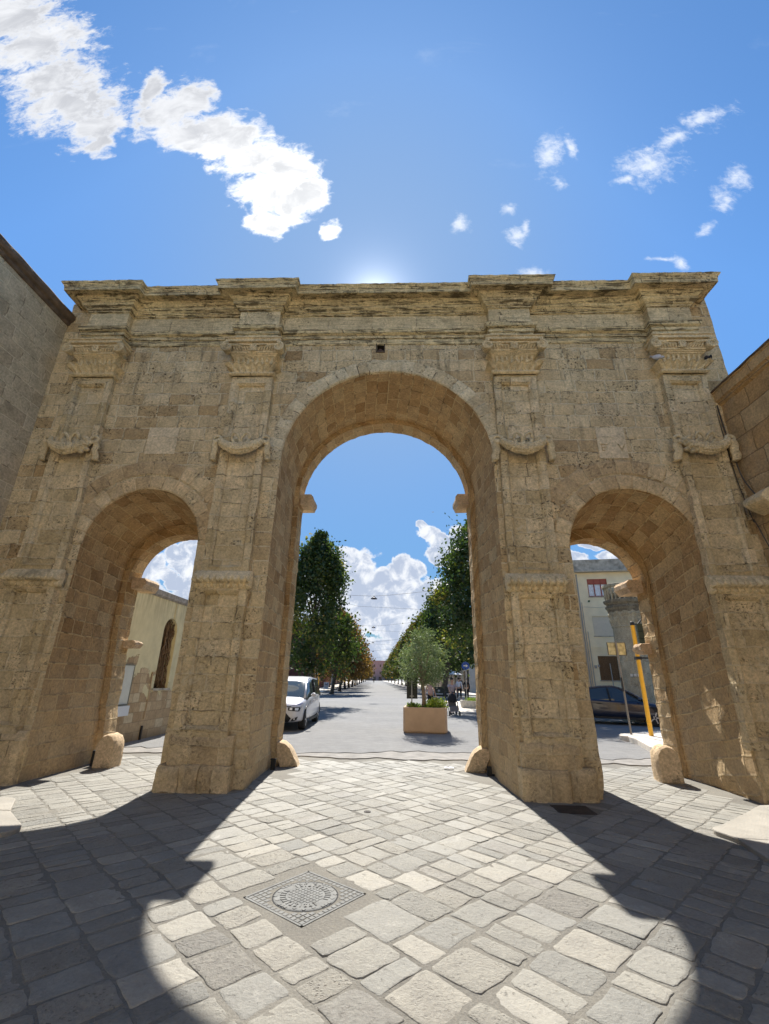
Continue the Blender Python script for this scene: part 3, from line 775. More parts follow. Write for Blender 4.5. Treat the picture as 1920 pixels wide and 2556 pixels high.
# right: rougher wall with stone coping, bracket and cables
RB = thing('right_building', label='rough ochre stone building at the right edge with sloping-looking coping', cat='building')
m = MB(); RX = 6.62; ys_ = [.02-.09*i for i in range(150)]; zs_ = [6.75*j/90 for j in range(91)]
m.grid([[rough(rough((RX, y, z), .025, 1.6), .012, 7) for z in zs_] for y in ys_], [[(y, z) for z in zs_] for y in ys_], flip=True)
m.box(RX+.06, 11, -13.4, .0, 0, 6.7); m.build('wall', RWL, RB, smooth=True)
m = MB(); prof = [(.02, 6.66), (-.05, 6.70), (-.05, 6.74), (-.09, 6.77), (-.10, 6.93), (-.12, 6.945), (-.12, 6.965)]
rows = [[rough((RX+a, y, b), .012, 4) for a, b in prof] for y in [.04-.12*i for i in range(112)]]
m.grid(rows); m.build('coping', RWL, RB)
m = MB(); prof = [(-.10, 6.965), (-.145, 6.97), (-.145, 6.995), (.3, 7.02), (4, 7.05)]
rows = [[rough((RX+a, y, b), .008, 4) for a, b in prof] for y in [.05-.12*i for i in range(112)]]
m.grid(rows); m.build('roof_edge', COP, RB)
m = MB(); rows = []
for k in range(9):
    t = k/8; y = -.28-.42*t
    rows.append([rough((RX+.05-(.10+.30*math.sin(q/8*math.pi)), y, 4.30+.42*q/8), .02, 6) for q in range(9)])
m.grid(rows)
for r_ in (rows[0], rows[-1]): m.add(r_, [tuple(range(len(r_)))])
m.build('bracket', CAR, RB, fixn=True)
# loose block ledge under the bracket
cab = simple('cable_rubber', (.10, .085, .07), .7)
def cable(pts, r, label, grp=None):
    m = MB(); P = []
    pts = [Vector(p) for p in pts]
    for i in range(len(pts)-1):
        for k in range(8):
            t = k/8; p0 = pts[max(0, i-1)]; p1 = pts[i]; p2 = pts[i+1]; p3 = pts[min(len(pts)-1, i+2)]
            P.append(.5*((2*p1)+(-p0+p2)*t+(2*p0-5*p1+4*p2-p3)*t*t+(-p0+3*p1-3*p2+p3)*t**3))
    P.append(pts[-1]); m.tube(P, r, 6); return m.build('cable', cab, None, smooth=True, label=label, cat='cable', group=grp)
g = 'cables in the corner of the right wall'
cable([(6.53, -.02, 6.68), (6.52, -.05, 6.0), (6.53, -.09, 5.3), (6.54, -.16, 4.95), (6.55, -.42, 4.45), (6.56, -.75, 4.26), (6.56, -1.3, 4.22)], .012, 'thicker grey cable falling from the coping and curving out over the bracket', g)
cable([(6.50, .0, 6.66), (6.49, -.02, 5.9), (6.50, -.02, 5.2), (6.53, -.04, 4.6), (6.54, -.08, 4.25)], .008, 'thin straight cable hanging down the corner beside the outer right pilaster', g)
cable([(6.53, -.10, 4.30), (6.54, -.14, 4.15), (6.53, -.20, 3.95), (6.55, -.24, 3.7), (6.54, -.22, 3.5), (6.53, -.27, 3.42), (6.54, -.30, 3.55), (6.54, -.25, 3.66)], .010, 'short tangled cable end with a loop below the bracket', g)

# ------------------------------------------------ pigeons on the outer right capital
def pigeon(x, y, z, rz, body, wing, label):
    t = thing('pigeon', (x, y, z), rz, label=label, cat='pigeon', group='pigeons roosting on the right capital')
    m = MB(); rows = []
    prof = [(-.17, .02, -.08, .010), (-.12, .035, -.055, .02), (-.06, .05, -.02, .04), (0, .055, .02, .055), (.05, .05, .055, .05), (.08, .035, .09, .03), (.095, .03, .115, .026), (.115, .022, .125, .022), (.13, .008, .122, .008), (.145, .003, .118, .003)]
    for px, hw, pz, hh in prof: rows.append([(px*.9, hw*math.cos(a), pz+hh*math.sin(a)) for a in [2*math.pi*k/10 for k in range(10)]])
    m.grid(rows, closed=True); m.build('body', body, t, smooth=True, fixn=True)
    for sy in (-1, 1):
        m = MB(); m.ball((-.035, sy*.047, .005), (.10, .014, .042), 10, 6, Matrix.Rotation(R(-28), 3, 'Y')); m.build('wing', wing, t, smooth=True)
pg = simple('pigeon_grey', (.50, .50, .54), .6); pdk = simple('pigeon_dark', (.03, .03, .035), .5); pw_ = simple('pigeon_wing', (.62, .62, .66), .6)
pigeon(5.47, -.20, 7.66, R(115), pg, pw_, 'pale grey pigeon clinging to the left of the outer right capital')
pigeon(6.50, -.16, 7.68, R(60), pdk, pdk, 'dark pigeon perched on the right of the outer right capital')
# ================================================================== GROUND
def grnd(name, pts, z, m, holes=None):
    mb = MB(); mb.add([(a, b, z) for a, b in pts], [tuple(range(len(pts)))]); return mb.build(name, m, None, kind='structure')
m_, t, b = mat('earth', None, .95); o = t.coord()
t.set(b.inputs['Base Color'], t.v('SCALE', (.24, .215, .18), sc_=t.lin(t.noise(o, 2, 6), .3, .7, .7, 1.3)))
grnd('ground', [(-900, -60), (900, -60), (900, 1500), (-900, 1500)], -.06, m_)
# asphalt
m_, t, b = mat('asphalt', None, .88, 0, .3); o = t.coord()
n1_ = t.noise(o, .35, 6, .6); n2_ = t.noise(o, 3, 6, .65); n3_ = t.noise(o, 90, 3, .7); sp = t.vor(o, 120)['Distance']
c_ = t.ramp(n1_, [(.3, (.155, .155, .155)), (.7, (.205, .202, .195))])
c_ = t.v('SCALE', c_, sc_=t.lin(n2_, .3, .7, .86, 1.12)); c_ = t.v('SCALE', c_, sc_=t.lin(n3_, .3, .7, .75, 1.25))
cr = t.vor(t.v('ADD', t.v('MULTIPLY', o, (.35, .9, 1)), t.v('SCALE', t.noisec(o, 1.5, 4), sc_=.5)), 1.1, 'DISTANCE_TO_EDGE')['Distance']
crk = t.m('MULTIPLY', t.ss(cr, .012, .004), t.ss(t.noise(o, .5, 3), .52, .6))
c_ = t.mix(t.m('MULTIPLY', crk, .7), c_, (.10, .10, .10))
t.set(b.inputs['Base Color'], c_); t.set(b.inputs['Normal'], t.bump(t.m('ADD', n3_, t.m('MULTIPLY', sp, .5)), .006)); ASP = m_
sx = lambda y, x0: x0-.0533*y          # the avenue runs a little left of straight ahead
def jag(x): return 3.75+.30*noise.noise(Vector((x*1.1, 3, 0)))+.26*noise.noise(Vector((x*3.1, 1, 0)))+.06*noise.noise(Vector((x*13, 1, 0)))+.35*math.sin(x*.9+.4)*(abs(x) < 2.5)
xs = [-30+.12*i for i in range(490)]
pts = [(-60, 3.2)]+[(x, jag(x)) for x in xs if x < 28]+[(60, 3.4), (200, 60), (200, 1400), (-250, 1400), (-250, 60), (-60, 8)]
mb = MB(); edge = pts[:-5]
lo = [(x, y, -.01) for x, y in edge]; hi = [(x, y+.01, .024) for x, y in edge]; hb = [(x, 12, .018) for x, y in edge]
mb.grid([lo, hi], flip=False); mb.grid([hi, hb], flip=False)
mb.add([(-400, 12, .018), (400, 12, .018), (400, 1400, .018), (-400, 1400, .018)], [(0, 1, 2, 3)])
mb.build('road', ASP, None, kind='structure')
# remains of an older, paler surfacing between paving and road
old = simple('old_concrete', (.225, .21, .19), .9, var=.25, scale=4, bump=.012, bscale=22)
mb = MB(); xs2 = [-6.4+.06*i for i in range(220)]
zz_ = lambda x: 3.02+.22*(abs(((x*.62+.35*noise.noise(Vector((x*.8, 5, 0)))) % 1)-.5)*2-.5)+.10*noise.noise(Vector((x*4, 8, 0)))
mb.grid([[(x, zz_(x), -.005) for x in xs2], [(x, zz_(x)+.005, .020) for x in xs2]])
ra = [(x, zz_(x)+.005, .020) for x in xs2]; rb = [(x, jag(x)+.55, .006) for x in xs2]
mb.grid([ra, [(p[0], lerp(p[1], q[1], .5), .014+.008*noise.noise(Vector((p[0]*3, 0, 0)))) for p, q in zip(ra, rb)], rb]); mb.build('worn_road_edge', old, None, kind='structure')
# mortar bed of the paving
m_, t, b = mat('paving_mortar', None, .95); o = t.coord()
k1 = t.noise(o, 1.2, 5); k2 = t.noise(o, 45, 5, .75)
c_ = t.ramp(k1, [(.35, (.165, .153, .13)), (.6, (.215, .20, .168))]); c_ = t.v('SCALE', c_, sc_=t.lin(k2, .3, .7, .72, 1.25))
t.set(b.inputs['Base Color'], c_); t.set(b.inputs['Normal'], t.bump(k2, .012))
BED = m_
mb = MB(); mb.grid([[(x, y, .0004+.0022*noise.noise(Vector((x*2.5, y*2.5, 0)))) for x in [-7.1+.2*i for i in range(70)]] for y in [-12+.2*i for i in range(78)]], flip=True)
mb.build('paving_bed', BED, None, kind='structure')
# the paving stones: one relief mesh
m_, t, b = mat('paving_stone', None, .82, 0, .35); o = t.coord()
at = t.new('ShaderNodeAttribute', attribute_name='tone').outputs['Vector']; tn, tr, ty = t.xyz(at)
f1 = t.noise(o, 5, 6, .6); f2 = t.noise(o, 38, 6, .75); f3 = t.noise(o, 120, 3, .7)
c_ = t.ramp(tn, [(0, (.245, .238, .212)), (.35, (.275, .263, .228)), (.7, (.305, .288, .246)), (1, (.355, .330, .278))])
c_ = t.v('SCALE', c_, sc_=t.lin(f1, .3, .7, .84, 1.14)); c_ = t.mix(t.m('MULTIPLY', t.ss(t.noise(o, .8, 6, .65), .5, .68), .35), c_, (.185, .17, .145)); c_ = t.mix(t.m('MULTIPLY', t.ss(t.noise(o, 3.3, 7, .7, .8), .58, .7), .4), c_, (.45, .43, .38)); c_ = t.v('SCALE', c_, sc_=t.lin(f2, .3, .7, .84, 1.14))
# pitted and chipped stones, only some of them
wv = t.v('ADD', o, t.v('SCALE', t.noisec(o, 14, 2), sc_=.05)); pv = t.vor(wv, 42)['Distance']
pit = t.m('MULTIPLY', t.ss(pv, .33, .16), t.m('MULTIPLY', t.ss(tr, .35, .95), t.ss(t.noise(o, 9, 3), .46, .56)))
c_ = t.mix(t.m('MULTIPLY', pit, .7), c_, (.15, .13, .105))
chip = t.m('MULTIPLY', t.ss(t.noise(o, 17, 7, .7, .6), .60, .68), .45); c_ = t.mix(chip, c_, (.24, .22, .19))
c_ = t.mix(t.m('MULTIPLY', t.ss(ty, .35, .9), t.m('ADD', .45, t.m('MULTIPLY', t.ss(t.noise(o, 22, 4), .45, .6), .4))), c_, t.v('SCALE', (.21, .195, .17), sc_=t.lin(f2, .3, .7, .75, 1.2)))
t.set(b.inputs['Base Color'], c_)
h_ = t.m('SUBTRACT', t.m('ADD', t.m('MULTIPLY', f1, .8), t.m('MULTIPLY', t.m('MULTIPLY', f2, t.m('ADD', .5, tr)), .9)), t.m('ADD', t.m('MULTIPLY', pit, .5), t.m('MULTIPLY', chip, .4)))
t.set(b.inputs['Normal'], t.bump(h_, .019)); t.set(b.inputs['Roughness'], t.lin(f1, .3, .7, .55, .85))
PAV = m_
ang_ = R(46); cu, su = math.cos(ang_), math.sin(ang_)
def UV2(u, v): return (u*cu+v*su+.25, u*su-v*cu)      # u along 46 deg, v along -44 deg
def inv(x, y): x -= .25; return (x*cu+y*su, x*su-y*cu)
pv = []; pf = []; tone = []
man = (-.345, -3.315, .345, R(53))
def blocked(x, y):
    dx, dy = x-man[0], y-man[1]; a = abs(dx*math.cos(man[3])+dy*math.sin(man[3])); b = abs(-dx*math.sin(man[3])+dy*math.cos(man[3]))
    if max(a, b) < .43: return True
    if 2.45 < x < 2.98 and -.85 < y < -.32: return True
    if (x < -4.35+.0*y and y < -.75 and slabL(x, y)) or slabR(x, y): return True
    for x0, x1 in ((-7.1, -5.2), (-3.2, -2.1), (2.12, 3.3), (5.3, 7)):
        if x0-.03 < x < x1+.03 and -.28 < y < 2.28: return True
    if x < -7 or x > 6.7 or y > 2.75+.15*noise.noise(Vector((x, 0, 0))): return True
    if x > 1.55 and x < 2.3 and .75 < y < 2.1: return True
    if -2.3 < x < -1.5 and .9 < y < 1.9: return True
    return False
def slabL(x, y): return x < -3.60-.35*max(0, (-2.0-y))**0 and y < -1.2-.75*(x+4.6) and x < -3.7
def slabR(x, y): return x > 3.95 and (y-(-1.55)) < (x-3.95)*1.05 and y < .1 and (y > -2.3-(x-3.95)*.1 or x > 4.4)
def add_stone(u0, u1, v0, v1):
    cxy = UV2((u0+u1)/2, (v0+v1)/2)
    if cxy[1] < -9.5 or blocked(*cxy): return
    near = cxy[1] < -.5
    g_ = rnd.uniform(.003, .010)+.004*(cxy[1] < -2.5)
    u0 += g_; u1 -= g_; v0 += g_; v1 -= g_
    if u1-u0 < .06 or v1-v0 < .06: return
    corners = [(u0+rnd.uniform(-.008, .016), v0+rnd.uniform(-.008, .016)), (u1-rnd.uniform(-.008, .016), v0+rnd.uniform(-.008, .016)), (u1-rnd.uniform(-.008, .016), v1-rnd.uniform(-.008, .016)), (u0+rnd.uniform(-.008, .016), v1-rnd.uniform(-.008, .016))]
    n = 6 if near else 3; ring = []
    rc = rnd.uniform(.02, .10)
    for k in range(4):
        a, b_ = corners[k], corners[(k+1) % 4]
        for q in range(n):
            t_ = rc+(1-2*rc)*q/(n-1)
            ring.append((lerp(a[0], b_[0], t_), lerp(a[1], b_[1], t_)))
    cc = (sum(p[0] for p in ring)/len(ring), sum(p[1] for p in ring)/len(ring)); sd_ = rnd.uniform(0, 99)
    base = len(pv); L = len(ring); hz = rnd.uniform(.0018, .0045)
    tv = (rnd.random()**.8 if cxy[1] < -1.6 else .28+.4*rnd.random(), rnd.random(), 1 if rnd.random() < .05 else 0)
    tlx, tly = rnd.uniform(-.012, .012), rnd.uniform(-.012, .012)
    for (sc_, z) in ((1.012, -.004), (1, hz-.001), (.975, hz+.0006), (.80, hz+.001), (.45, hz+.001)):
        for p in ring:
            u = cc[0]+(p[0]-cc[0])*sc_; v = cc[1]+(p[1]-cc[1])*sc_
            nn = noise.noise_vector(Vector((u*9, v*9, sd_)))*.015+noise.noise_vector(Vector((u*26, v*26, sd_)))*.007
            u += nn.x; v += nn.y; x, y = UV2(u, v)
            pv.append((x, y, z+(tlx*(u-cc[0])+tly*(v-cc[1])+nn.z*.25 if z > 0 else 0))); tone.append(tv)
    x, y = UV2(*cc); pv.append((x, y, hz+.001)); tone.append(tv)
    for r_ in range(4):
        for k in range(L):
            pf.append((base+r_*L+k, base+(r_+1)*L+k, base+(r_+1)*L+(k+1) % L, base+r_*L+(k+1) % L))
    for k in range(L): pf.append((base+4*L+k, base+5*L, base+4*L+(k+1) % L))
S_ = .70
def right_side(U_, V_):
    x, y = UV2((U_+.5)*S_, (V_+.5)*S_); return x > .2+.3*math.sin(y*1.3)
def strips(primary):
    # primary True: strips run along u (right half); False: along v (left half)
    for k in range(-37, 37):
        for half in (0, 1):
            run = None
            for q in range(-33, 34):
                cellr = right_side(q, k) if primary else right_side(k, q)
                ok = cellr == primary
                if q == 33: ok = False
                if ok and run is None: run = q
                if not ok and run is not None:
                    a, e = run*S_, q*S_; run = None
                    split = .5+.09*math.sin(k*2.7+primary)
                    w0, w1 = (k*S_, (k+split)*S_) if half == 0 else ((k+split)*S_, (k+1)*S_)
                    while a < e-.05:
                        x, y = UV2(a, w0) if primary else UV2(w0, a)
                        big_ = 1.12 if (y < -2.6 and abs(x) < 2.6) else 1
                        ln = rnd.choice([.16, .19, .22, .27, .34])*big_*(.80 if abs(x) > 2.6 else 1)
                        if e-(a+ln) < .14: ln = e-a
                        add_stone(*((a, a+ln, w0, w1) if primary else (w0, w1, a, a+ln))); a += ln
strips(True); strips(False)
me = bpy.data.meshes.new('paving_stones'); me.from_pydata(pv, [], pf); me.materials.append(PAV)
at_ = me.attributes.new('tone', 'FLOAT_VECTOR', 'POINT'); at_.data.foreach_set('vector', [q for p in tone for q in p])
me.polygons.foreach_set('use_smooth', [True]*len(me.polygons))
o = bpy.data.objects.new('paving_stones', me); col.objects.link(o); tag(o, kind='structure')
# rendered strip of worn mortar round the piers is the bed itself; raised side slabs with rounded kerb
SLB = simple('side_slab', (.34, .315, .27), .85, var=.14, scale=3, bump=.008, bscale=40)
def slab(outline, z):
    mb = MB(); n = len(outline); cx = sum(p[0] for p in outline)/n; cy = sum(p[1] for p in outline)/n
    rings = [(1, -.01), (1, z-.012), (.992, z-.003), (.975, z)]
    rows = [[(cx+(p[0]-cx)*s_, cy+(p[1]-cy)*s_, zz) for p in outline] for s_, zz in rings]
    mb.grid(rows, closed=True); mb.add(rows[-1], [tuple(range(n))]); return mb
def arc(cx, cy, r, a0, a1, n=8): return [(cx+r*math.cos(R(lerp(a0, a1, i/n))), cy+r*math.sin(R(lerp(a0, a1, i/n)))) for i in range(n+1)]
slabsL = [[(-7.0, -.95), (-4.75, -.95)]+arc(-4.75, -1.15, .2, 90, 30, 5)+[(-4.25, -1.52), (-7.0, -1.52)],
          [(-7.0, -1.53), (-4.24, -1.53), (-3.72, -2.0)]+arc(-3.85, -2.15, .2, 40, -40, 6)+[(-4.0, -2.5), (-7, -2.5)],
          [(-7, -2.51), (-4.0, -2.51), (-4.35, -3.2), (-7, -3.2)], [(-7, -3.21), (-4.35, -3.21), (-4.6, -6), (-7, -6)]]
slabsR = [[(6.55, -.05), (5.35, -.28), (4.75, -.80), (4.15, -1.30)]+arc(4.12, -1.5, .16, 110, 200, 5)+[(4.02, -1.75), (4.7, -1.85), (6.55, -1.2)][::1],
          [(6.55, -1.21), (4.7, -1.86), (4.03, -1.77), (3.86, -2.6), (6.55, -2.6)], [(6.55, -2.61), (3.86, -2.61), (3.95, -4.2), (6.55, -4.2)], [(6.55, -4.21), (3.95, -4.21), (4, -8), (6.55, -8)]]
for L_ in (slabsL, slabsR):
    for q in L_:
        mb = slab(q, .055); mb.build('side_pavement', SLB, None, kind='structure', fixn=True)

# ------------------------------------------------ manhole cover
IRON = simple('cast_iron', (.215, .215, .205), .85, metal=.0, var=.2, scale=14, bump=.003, bscale=90, spec=.15)
mh = thing('manhole_cover', (man[0], man[1], -.009), man[3], label='square grey iron manhole cover with a round lid set in the paving', cat='manhole cover')
m = MB(); s_ = .335
pass
m = MB()
for a in range(4):
    Mx = Matrix.Rotation(a*math.pi/2, 4, 'Z'); m.box(-s_, s_, -s_, -s_+.018, -.01, .0132, M=Mx)
N_ = 14; st = 2*(s_-.02)/N_; rl = .245
for i in range(N_):
    for j in range(N_*1):
        off = (j % 2)*st*.5; x = -s_+.02+st*(i+.5)+off*0; y = -s_+.02+st*(j+.5)
        if math.hypot(x, y) > rl+.03: m.box(x-st*.40, x+st*.40, y-st*.36, y+st*.36, .004, .0120)
m.box(-s_, s_, -s_, s_, -.01, .0085)
m.build('frame', IRON, mh)
m = MB(); m.lathe((0, 0, .0), [(rl, -.01), (rl, .010), (rl-.008, .0135)], 40)
gp = MB(); gp.lathe((0, 0, 0), [(rl+.012, .0088), (rl+.012, .0105), (rl+.001, .0105), (rl+.001, .0088)], 40, cap=False)
n_ = 15; st = 2*rl/n_
for i in range(n_):
    for j in range(n_):
        x = -rl+st*(i+.5); y = -rl+st*(j+.5); rr = math.hypot(x, y)
        if rr < .135 and rr > .0 or .212 < rr < rl-.012: m.box(x-st*.38, x+st*.38, y-st*.34, y+st*.34, .010, .0160)
for i in range(30):
    if i in (7, 8, 22, 23): continue
    a = 2*math.pi*i/30; Mx = Matrix.Rotation(a, 4, 'Z') @ Matrix.Translation((.174, 0, 0))
    m.box(-.022, .022, -.004, .004, .010, .0175, M=Mx)
    if i % 2: m.box(-.022, -.016, -.012, .012, .010, .0175, M=Mx)
    if i % 3: m.box(.016, .022, -.012, .010, .010, .0175, M=Mx)
m.build('lid', IRON, mh); gp.build('gap', simple('dark_gap', (.03, .03, .03), .9), mh)
# dark drain grate at the foot of the right pier
dg = thing('drain_cover', (2.70, -.58, 0), 0, label='small dark rectangular drain cover at the foot of the right inner pier', cat='drain cover')
m = MB(); m.box(-.24, .24, -.20, .20, -.01, .010); m.build('frame', simple('rust_dark', (.055, .045, .04), .8, var=.3), dg)
m = MB()
for i in range(9): m.box(-.21, .21, -.175+.04*i, -.155+.04*i, .0102, .016)
m.build('grille', MAT['rust_dark'], dg)
# small iron stop cap in the middle of the paving and a scrap of paper by the guard stone
m = MB(); m.lathe((0, 0, 0), [(.045, -.01), (.045, .006), (.038, .008), (.034, .005), (.02, .005), (.015, .009)], 16); o = m.build('valve_cap', MAT['rust_dark'], None, label='tiny round dark valve cap in the sunlit paving', cat='valve cap'); o.location = (-.02, -.96, .004)
m = MB(); m.grid([[(x, y, .02+.018*noise.noise(Vector((x*20, y*20, 0)))+.012*abs(math.sin(x*30))) for x in [-.09+.03*i for i in range(7)]] for y in (-.04, -.01, .02, .05)]); o = m.build('paper_scrap', simple('paper', (.7, .68, .72), .8), None, label='crumpled pale paper scrap near the right central guard stone', cat='paper'); o.location = (1.33, 2.05, .012)
m = MB(); m.box(-.04, .04, -.03, .03, 0, .17); m.box(-.05, .05, -.04, .04, .165, .18); o = m.build('iron_stub', simple('black_iron', (.02, .02, .02), .7), None, label='short black iron stub at the left jamb of the central arch', cat='iron stub'); o.location = (-1.93, 1.62, 0)
m = MB(); m.box(-.04, .04, -.03, .03, 0, .15); m.box(-.02, .12, -.02, .02, 0, .03); o = m.build('iron_stub', MAT['black_iron'], None, label='low black iron stub at the right jamb of the central arch', cat='iron stub'); o.location = (2.0, 1.55, 0)
m = MB(); m.box(-.10, .08, -.1, .1, 0, .26); m.rough(.01, 9); o = m.build('iron_stub', MAT['black_iron'], None, label='black iron box tucked behind the left round-topped guard stone', cat='iron stub'); o.location = (-5.2, 1.62, 0)

# unseen pale paving behind the viewer, added to bounce sunlight onto the gate
mb = MB(); mb.add([(a, b_, -.012) for a, b_ in ((-40, -40), (40, -40), (40, -12), (-40, -12))], [(0, 1, 2, 3)]); mb.build('bounce_paving', simple('bounce_limestone', (.46, .43, .37), .85, var=.12, scale=2), None, kind='structure')
# ================================================================== TREES
def leafmat(name, stops, trans=.4):
    m = bpy.data.materials.new(name); m.use_nodes = True; t = NT(m.node_tree); t.n.clear()
    at = t.new('ShaderNodeAttribute', attribute_name='tone').outputs['Fac']
    c = t.ramp(at, stops)
    d_ = t.new('ShaderNodeBsdfDiffuse'); t.set(d_.inputs[0], c)
    tr = t.new('ShaderNodeBsdfTranslucent'); t.set(tr.inputs[0], t.v('MULTIPLY', c, (1.25, 1.3, .7)))
    g = t.new('ShaderNodeBsdfGlossy'); g.inputs['Roughness'].default_value = .45; t.set(g.inputs[0], (.5, .5, .5))
    a = t.new('ShaderNodeMixShader'); a.inputs[0].default_value = trans; t.l.new(d_.outputs[0], a.inputs[1]); t.l.new(tr.outputs[0], a.inputs[2])
    b_ = t.new('ShaderNodeMixShader'); b_.inputs[0].default_value = .07; t.l.new(a.outputs[0], b_.inputs[1]); t.l.new(g.outputs[0], b_.inputs[2])
    t.l.new(b_.outputs[0], t.new('ShaderNodeOutputMaterial').inputs[0]); MAT[name] = m; return m
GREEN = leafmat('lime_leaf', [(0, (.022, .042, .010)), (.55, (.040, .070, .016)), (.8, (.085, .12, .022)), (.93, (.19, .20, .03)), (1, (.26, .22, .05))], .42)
RUST = leafmat('rusty_leaf', [(0, (.04, .045, .014)), (.25, (.10, .07, .02)), (.55, (.18, .095, .028)), (.85, (.27, .155, .045)), (1, (.28, .20, .06))], .42)
MIXL = leafmat('turning_leaf', [(0, (.025, .045, .010)), (.45, (.055, .08, .018)), (.7, (.14, .12, .025)), (1, (.20, .10, .03))], .42)
OLIVE = leafmat('olive_leaf', [(0, (.04, .062, .025)), (.4, (.11, .155, .07)), (.75, (.24, .31, .17)), (1, (.52, .57, .43))], .25)
HERB = leafmat('bedding_leaf', [(0, (.05, .09, .01)), (.6, (.16, .24, .03)), (.85, (.30, .36, .05)), (1, (.55, .45, .05))], .4)
BARK = simple('lime_bark', (.085, .07, .055), .95, var=.4, scale=12, bump=.02, bscale=18)
OBARK = simple('olive_bark', (.22, .165, .12), .95, var=.3, scale=14, bump=.015, bscale=22)
def leaves(cl, n, size, seed, aspect=.62, spread=.4, topbias=0):
    g = np.random.default_rng(seed); cl = np.array(cl)
    idx = g.integers(0, len(cl), n); P = cl[idx, :3]+g.normal(0, 1, (n, 3))*spread*cl[idx, 3:4]
    a = g.normal(0, 1, (n, 3)); a[:, 2] -= .35; a /= np.linalg.norm(a, axis=1)[:, None]
    b_ = np.cross(a, g.normal(0, 1, (n, 3))); b_ /= np.linalg.norm(b_, axis=1)[:, None]
    s_ = size*g.uniform(.6, 1.3, (n, 1)); L = a*s_*.5; W = b_*s_*.5*aspect
    V = np.stack([P-L, P-L*.1+W, P+L, P-L*.1-W], 1).reshape(-1, 3)
    tone = np.clip(cl[idx, 4]+g.normal(0, .11, n), 0, 1); return V, np.repeat(tone, 4)
def leafobj(name, V, tone, m, parent):
    n = len(V)//4; me = bpy.data.meshes.new(name); me.vertices.add(len(V)); me.vertices.foreach_set('co', V.astype('f').ravel())
    me.loops.add(len(V)); me.loops.foreach_set('vertex_index', np.arange(len(V), dtype='i')); me.polygons.add(n)
    me.polygons.foreach_set('loop_start', np.arange(n, dtype='i')*4); me.update(calc_edges=True); me.validate()
    a = me.attributes.new('tone', 'FLOAT', 'POINT'); a.data.foreach_set('value', tone.astype('f')); me.materials.append(m)
    o = bpy.data.objects.new(name, me); col.objects.link(o); o.parent = parent; return o
def tree(loc, h, r, zb, seed, n, size, lm, label, group, tr=.17, lean=(0, 0), ncl=150, pw=.75, rz=0):
    g = random.Random(seed); root = thing('lime_tree', (loc[0], loc[1], 0), rz, label=label, cat='tree', group=group)
    m = MB(); tp = [(0, 0, 0, tr*1.5), (lean[0]*.1, lean[1]*.1, .25, tr*1.1), (lean[0]*.5, lean[1]*.5, zb*.6, tr), (lean[0], lean[1], zb, tr*.85), (lean[0]*1.1, lean[1], zb+(h-zb)*.5, tr*.45), (lean[0]*1.1, lean[1], h*.93, tr*.1)]
    m.tube([p[:3] for p in tp], [p[3] for p in tp], 10); cl = []
    for k in range(ncl):
        t = g.random()**.85; rad = r*min(1, .55+t*3.2)*(1-t)**pw*1.12+.12
        a = g.uniform(0, 2*math.pi); q = g.uniform(.45, 1.0)**.5*rad*(1+.22*noise.noise(Vector((math.cos(a)*2, math.sin(a)*2, t*5+seed))))
        z = zb+(h-zb)*t; x, y = lean[0]+q*math.cos(a), lean[1]+q*math.sin(a)
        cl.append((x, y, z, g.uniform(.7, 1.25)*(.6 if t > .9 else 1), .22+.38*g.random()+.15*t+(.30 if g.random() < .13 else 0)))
        if k % 9 == 0 and t < .8:
            z0 = zb*.8+(z-zb)*.5
            m.tube([(lean[0], lean[1], z0), (lerp(lean[0], x, .5), lerp(lean[1], y, .5), lerp(z0, z, .65)), (x, y, z)], [tr*.38, tr*.2, .02], 6)
    for k in range(7):
        a = g.uniform(0, 6.28); cl.append((lean[0]+.25*math.cos(a), lean[1]+.25*math.sin(a), h-.1+g.uniform(-.5, .35), .45, .5))
    m.build('trunk', BARK, root, smooth=True)
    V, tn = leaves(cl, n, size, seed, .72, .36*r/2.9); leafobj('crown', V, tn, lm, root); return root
AV = lambda y, x0: (x0-.0533*y, y)
gl, gr = 'trees along the left side of the avenue', 'trees along the right side of the avenue'
tree((-4.9, 20.5), 10.2, 2.55, 1.9, 3, 26000, .19, GREEN, 'nearest green tree on the left of the avenue behind the white car', gl, lean=(0, 0), pw=.62)
tree((6.3, 20.2), 11.3, 3.7, 3.5, 5, 38000, .20, GREEN, 'nearest dark green tree on the right, cut by the right pier', gr, pw=.36)
t1 = tree(AV(41, -4.3), 8.1, 3.1, 1.9, 11, 15000, .26, RUST, 'rust-brown tree directly behind the nearest left green tree', gl, lean=(.3, 0), pw=.5)
t2 = tree(AV(41, 7.0), 10.6, 3.3, 2.7, 12, 16000, .27, GREEN, 'green tree with a leaning bare trunk behind the olive planter', gr, tr=.27, lean=(.5, 0), pw=.5)
t3 = tree(AV(52, 7.1), 9.9, 3.3, 2.1, 13, 11000, .34, MIXL, 'third tree of the right row, green turning yellow', gr, pw=.5)
lf = ['%s tree of the left row counted from the gate, its crown turning rust' % q for q in ('third', 'fourth', 'fifth', 'sixth', 'seventh', 'eighth', 'ninth', 'tenth', 'eleventh', 'twelfth')]
rf_ = ['%s tree of the right row counted from the gate, yellowing at the edges' % q for q in ('fourth', 'fifth', 'sixth', 'seventh', 'eighth', 'ninth', 'tenth', 'eleventh', 'twelfth', 'thirteenth')]
for i, yy in enumerate([52, 63, 74, 86, 99, 114, 132, 155, 185, 225]):
    c_ = copy_tree(t1); c_.location = (*AV(yy, -4.3), 0); c_.rotation_euler.z = i*1.7+.6; c_.scale = (1, 1, [1, .95, 1.04, .97, 1, 1.02, .95, 1, 1, 1][i]); c_['label'] = lf[i]
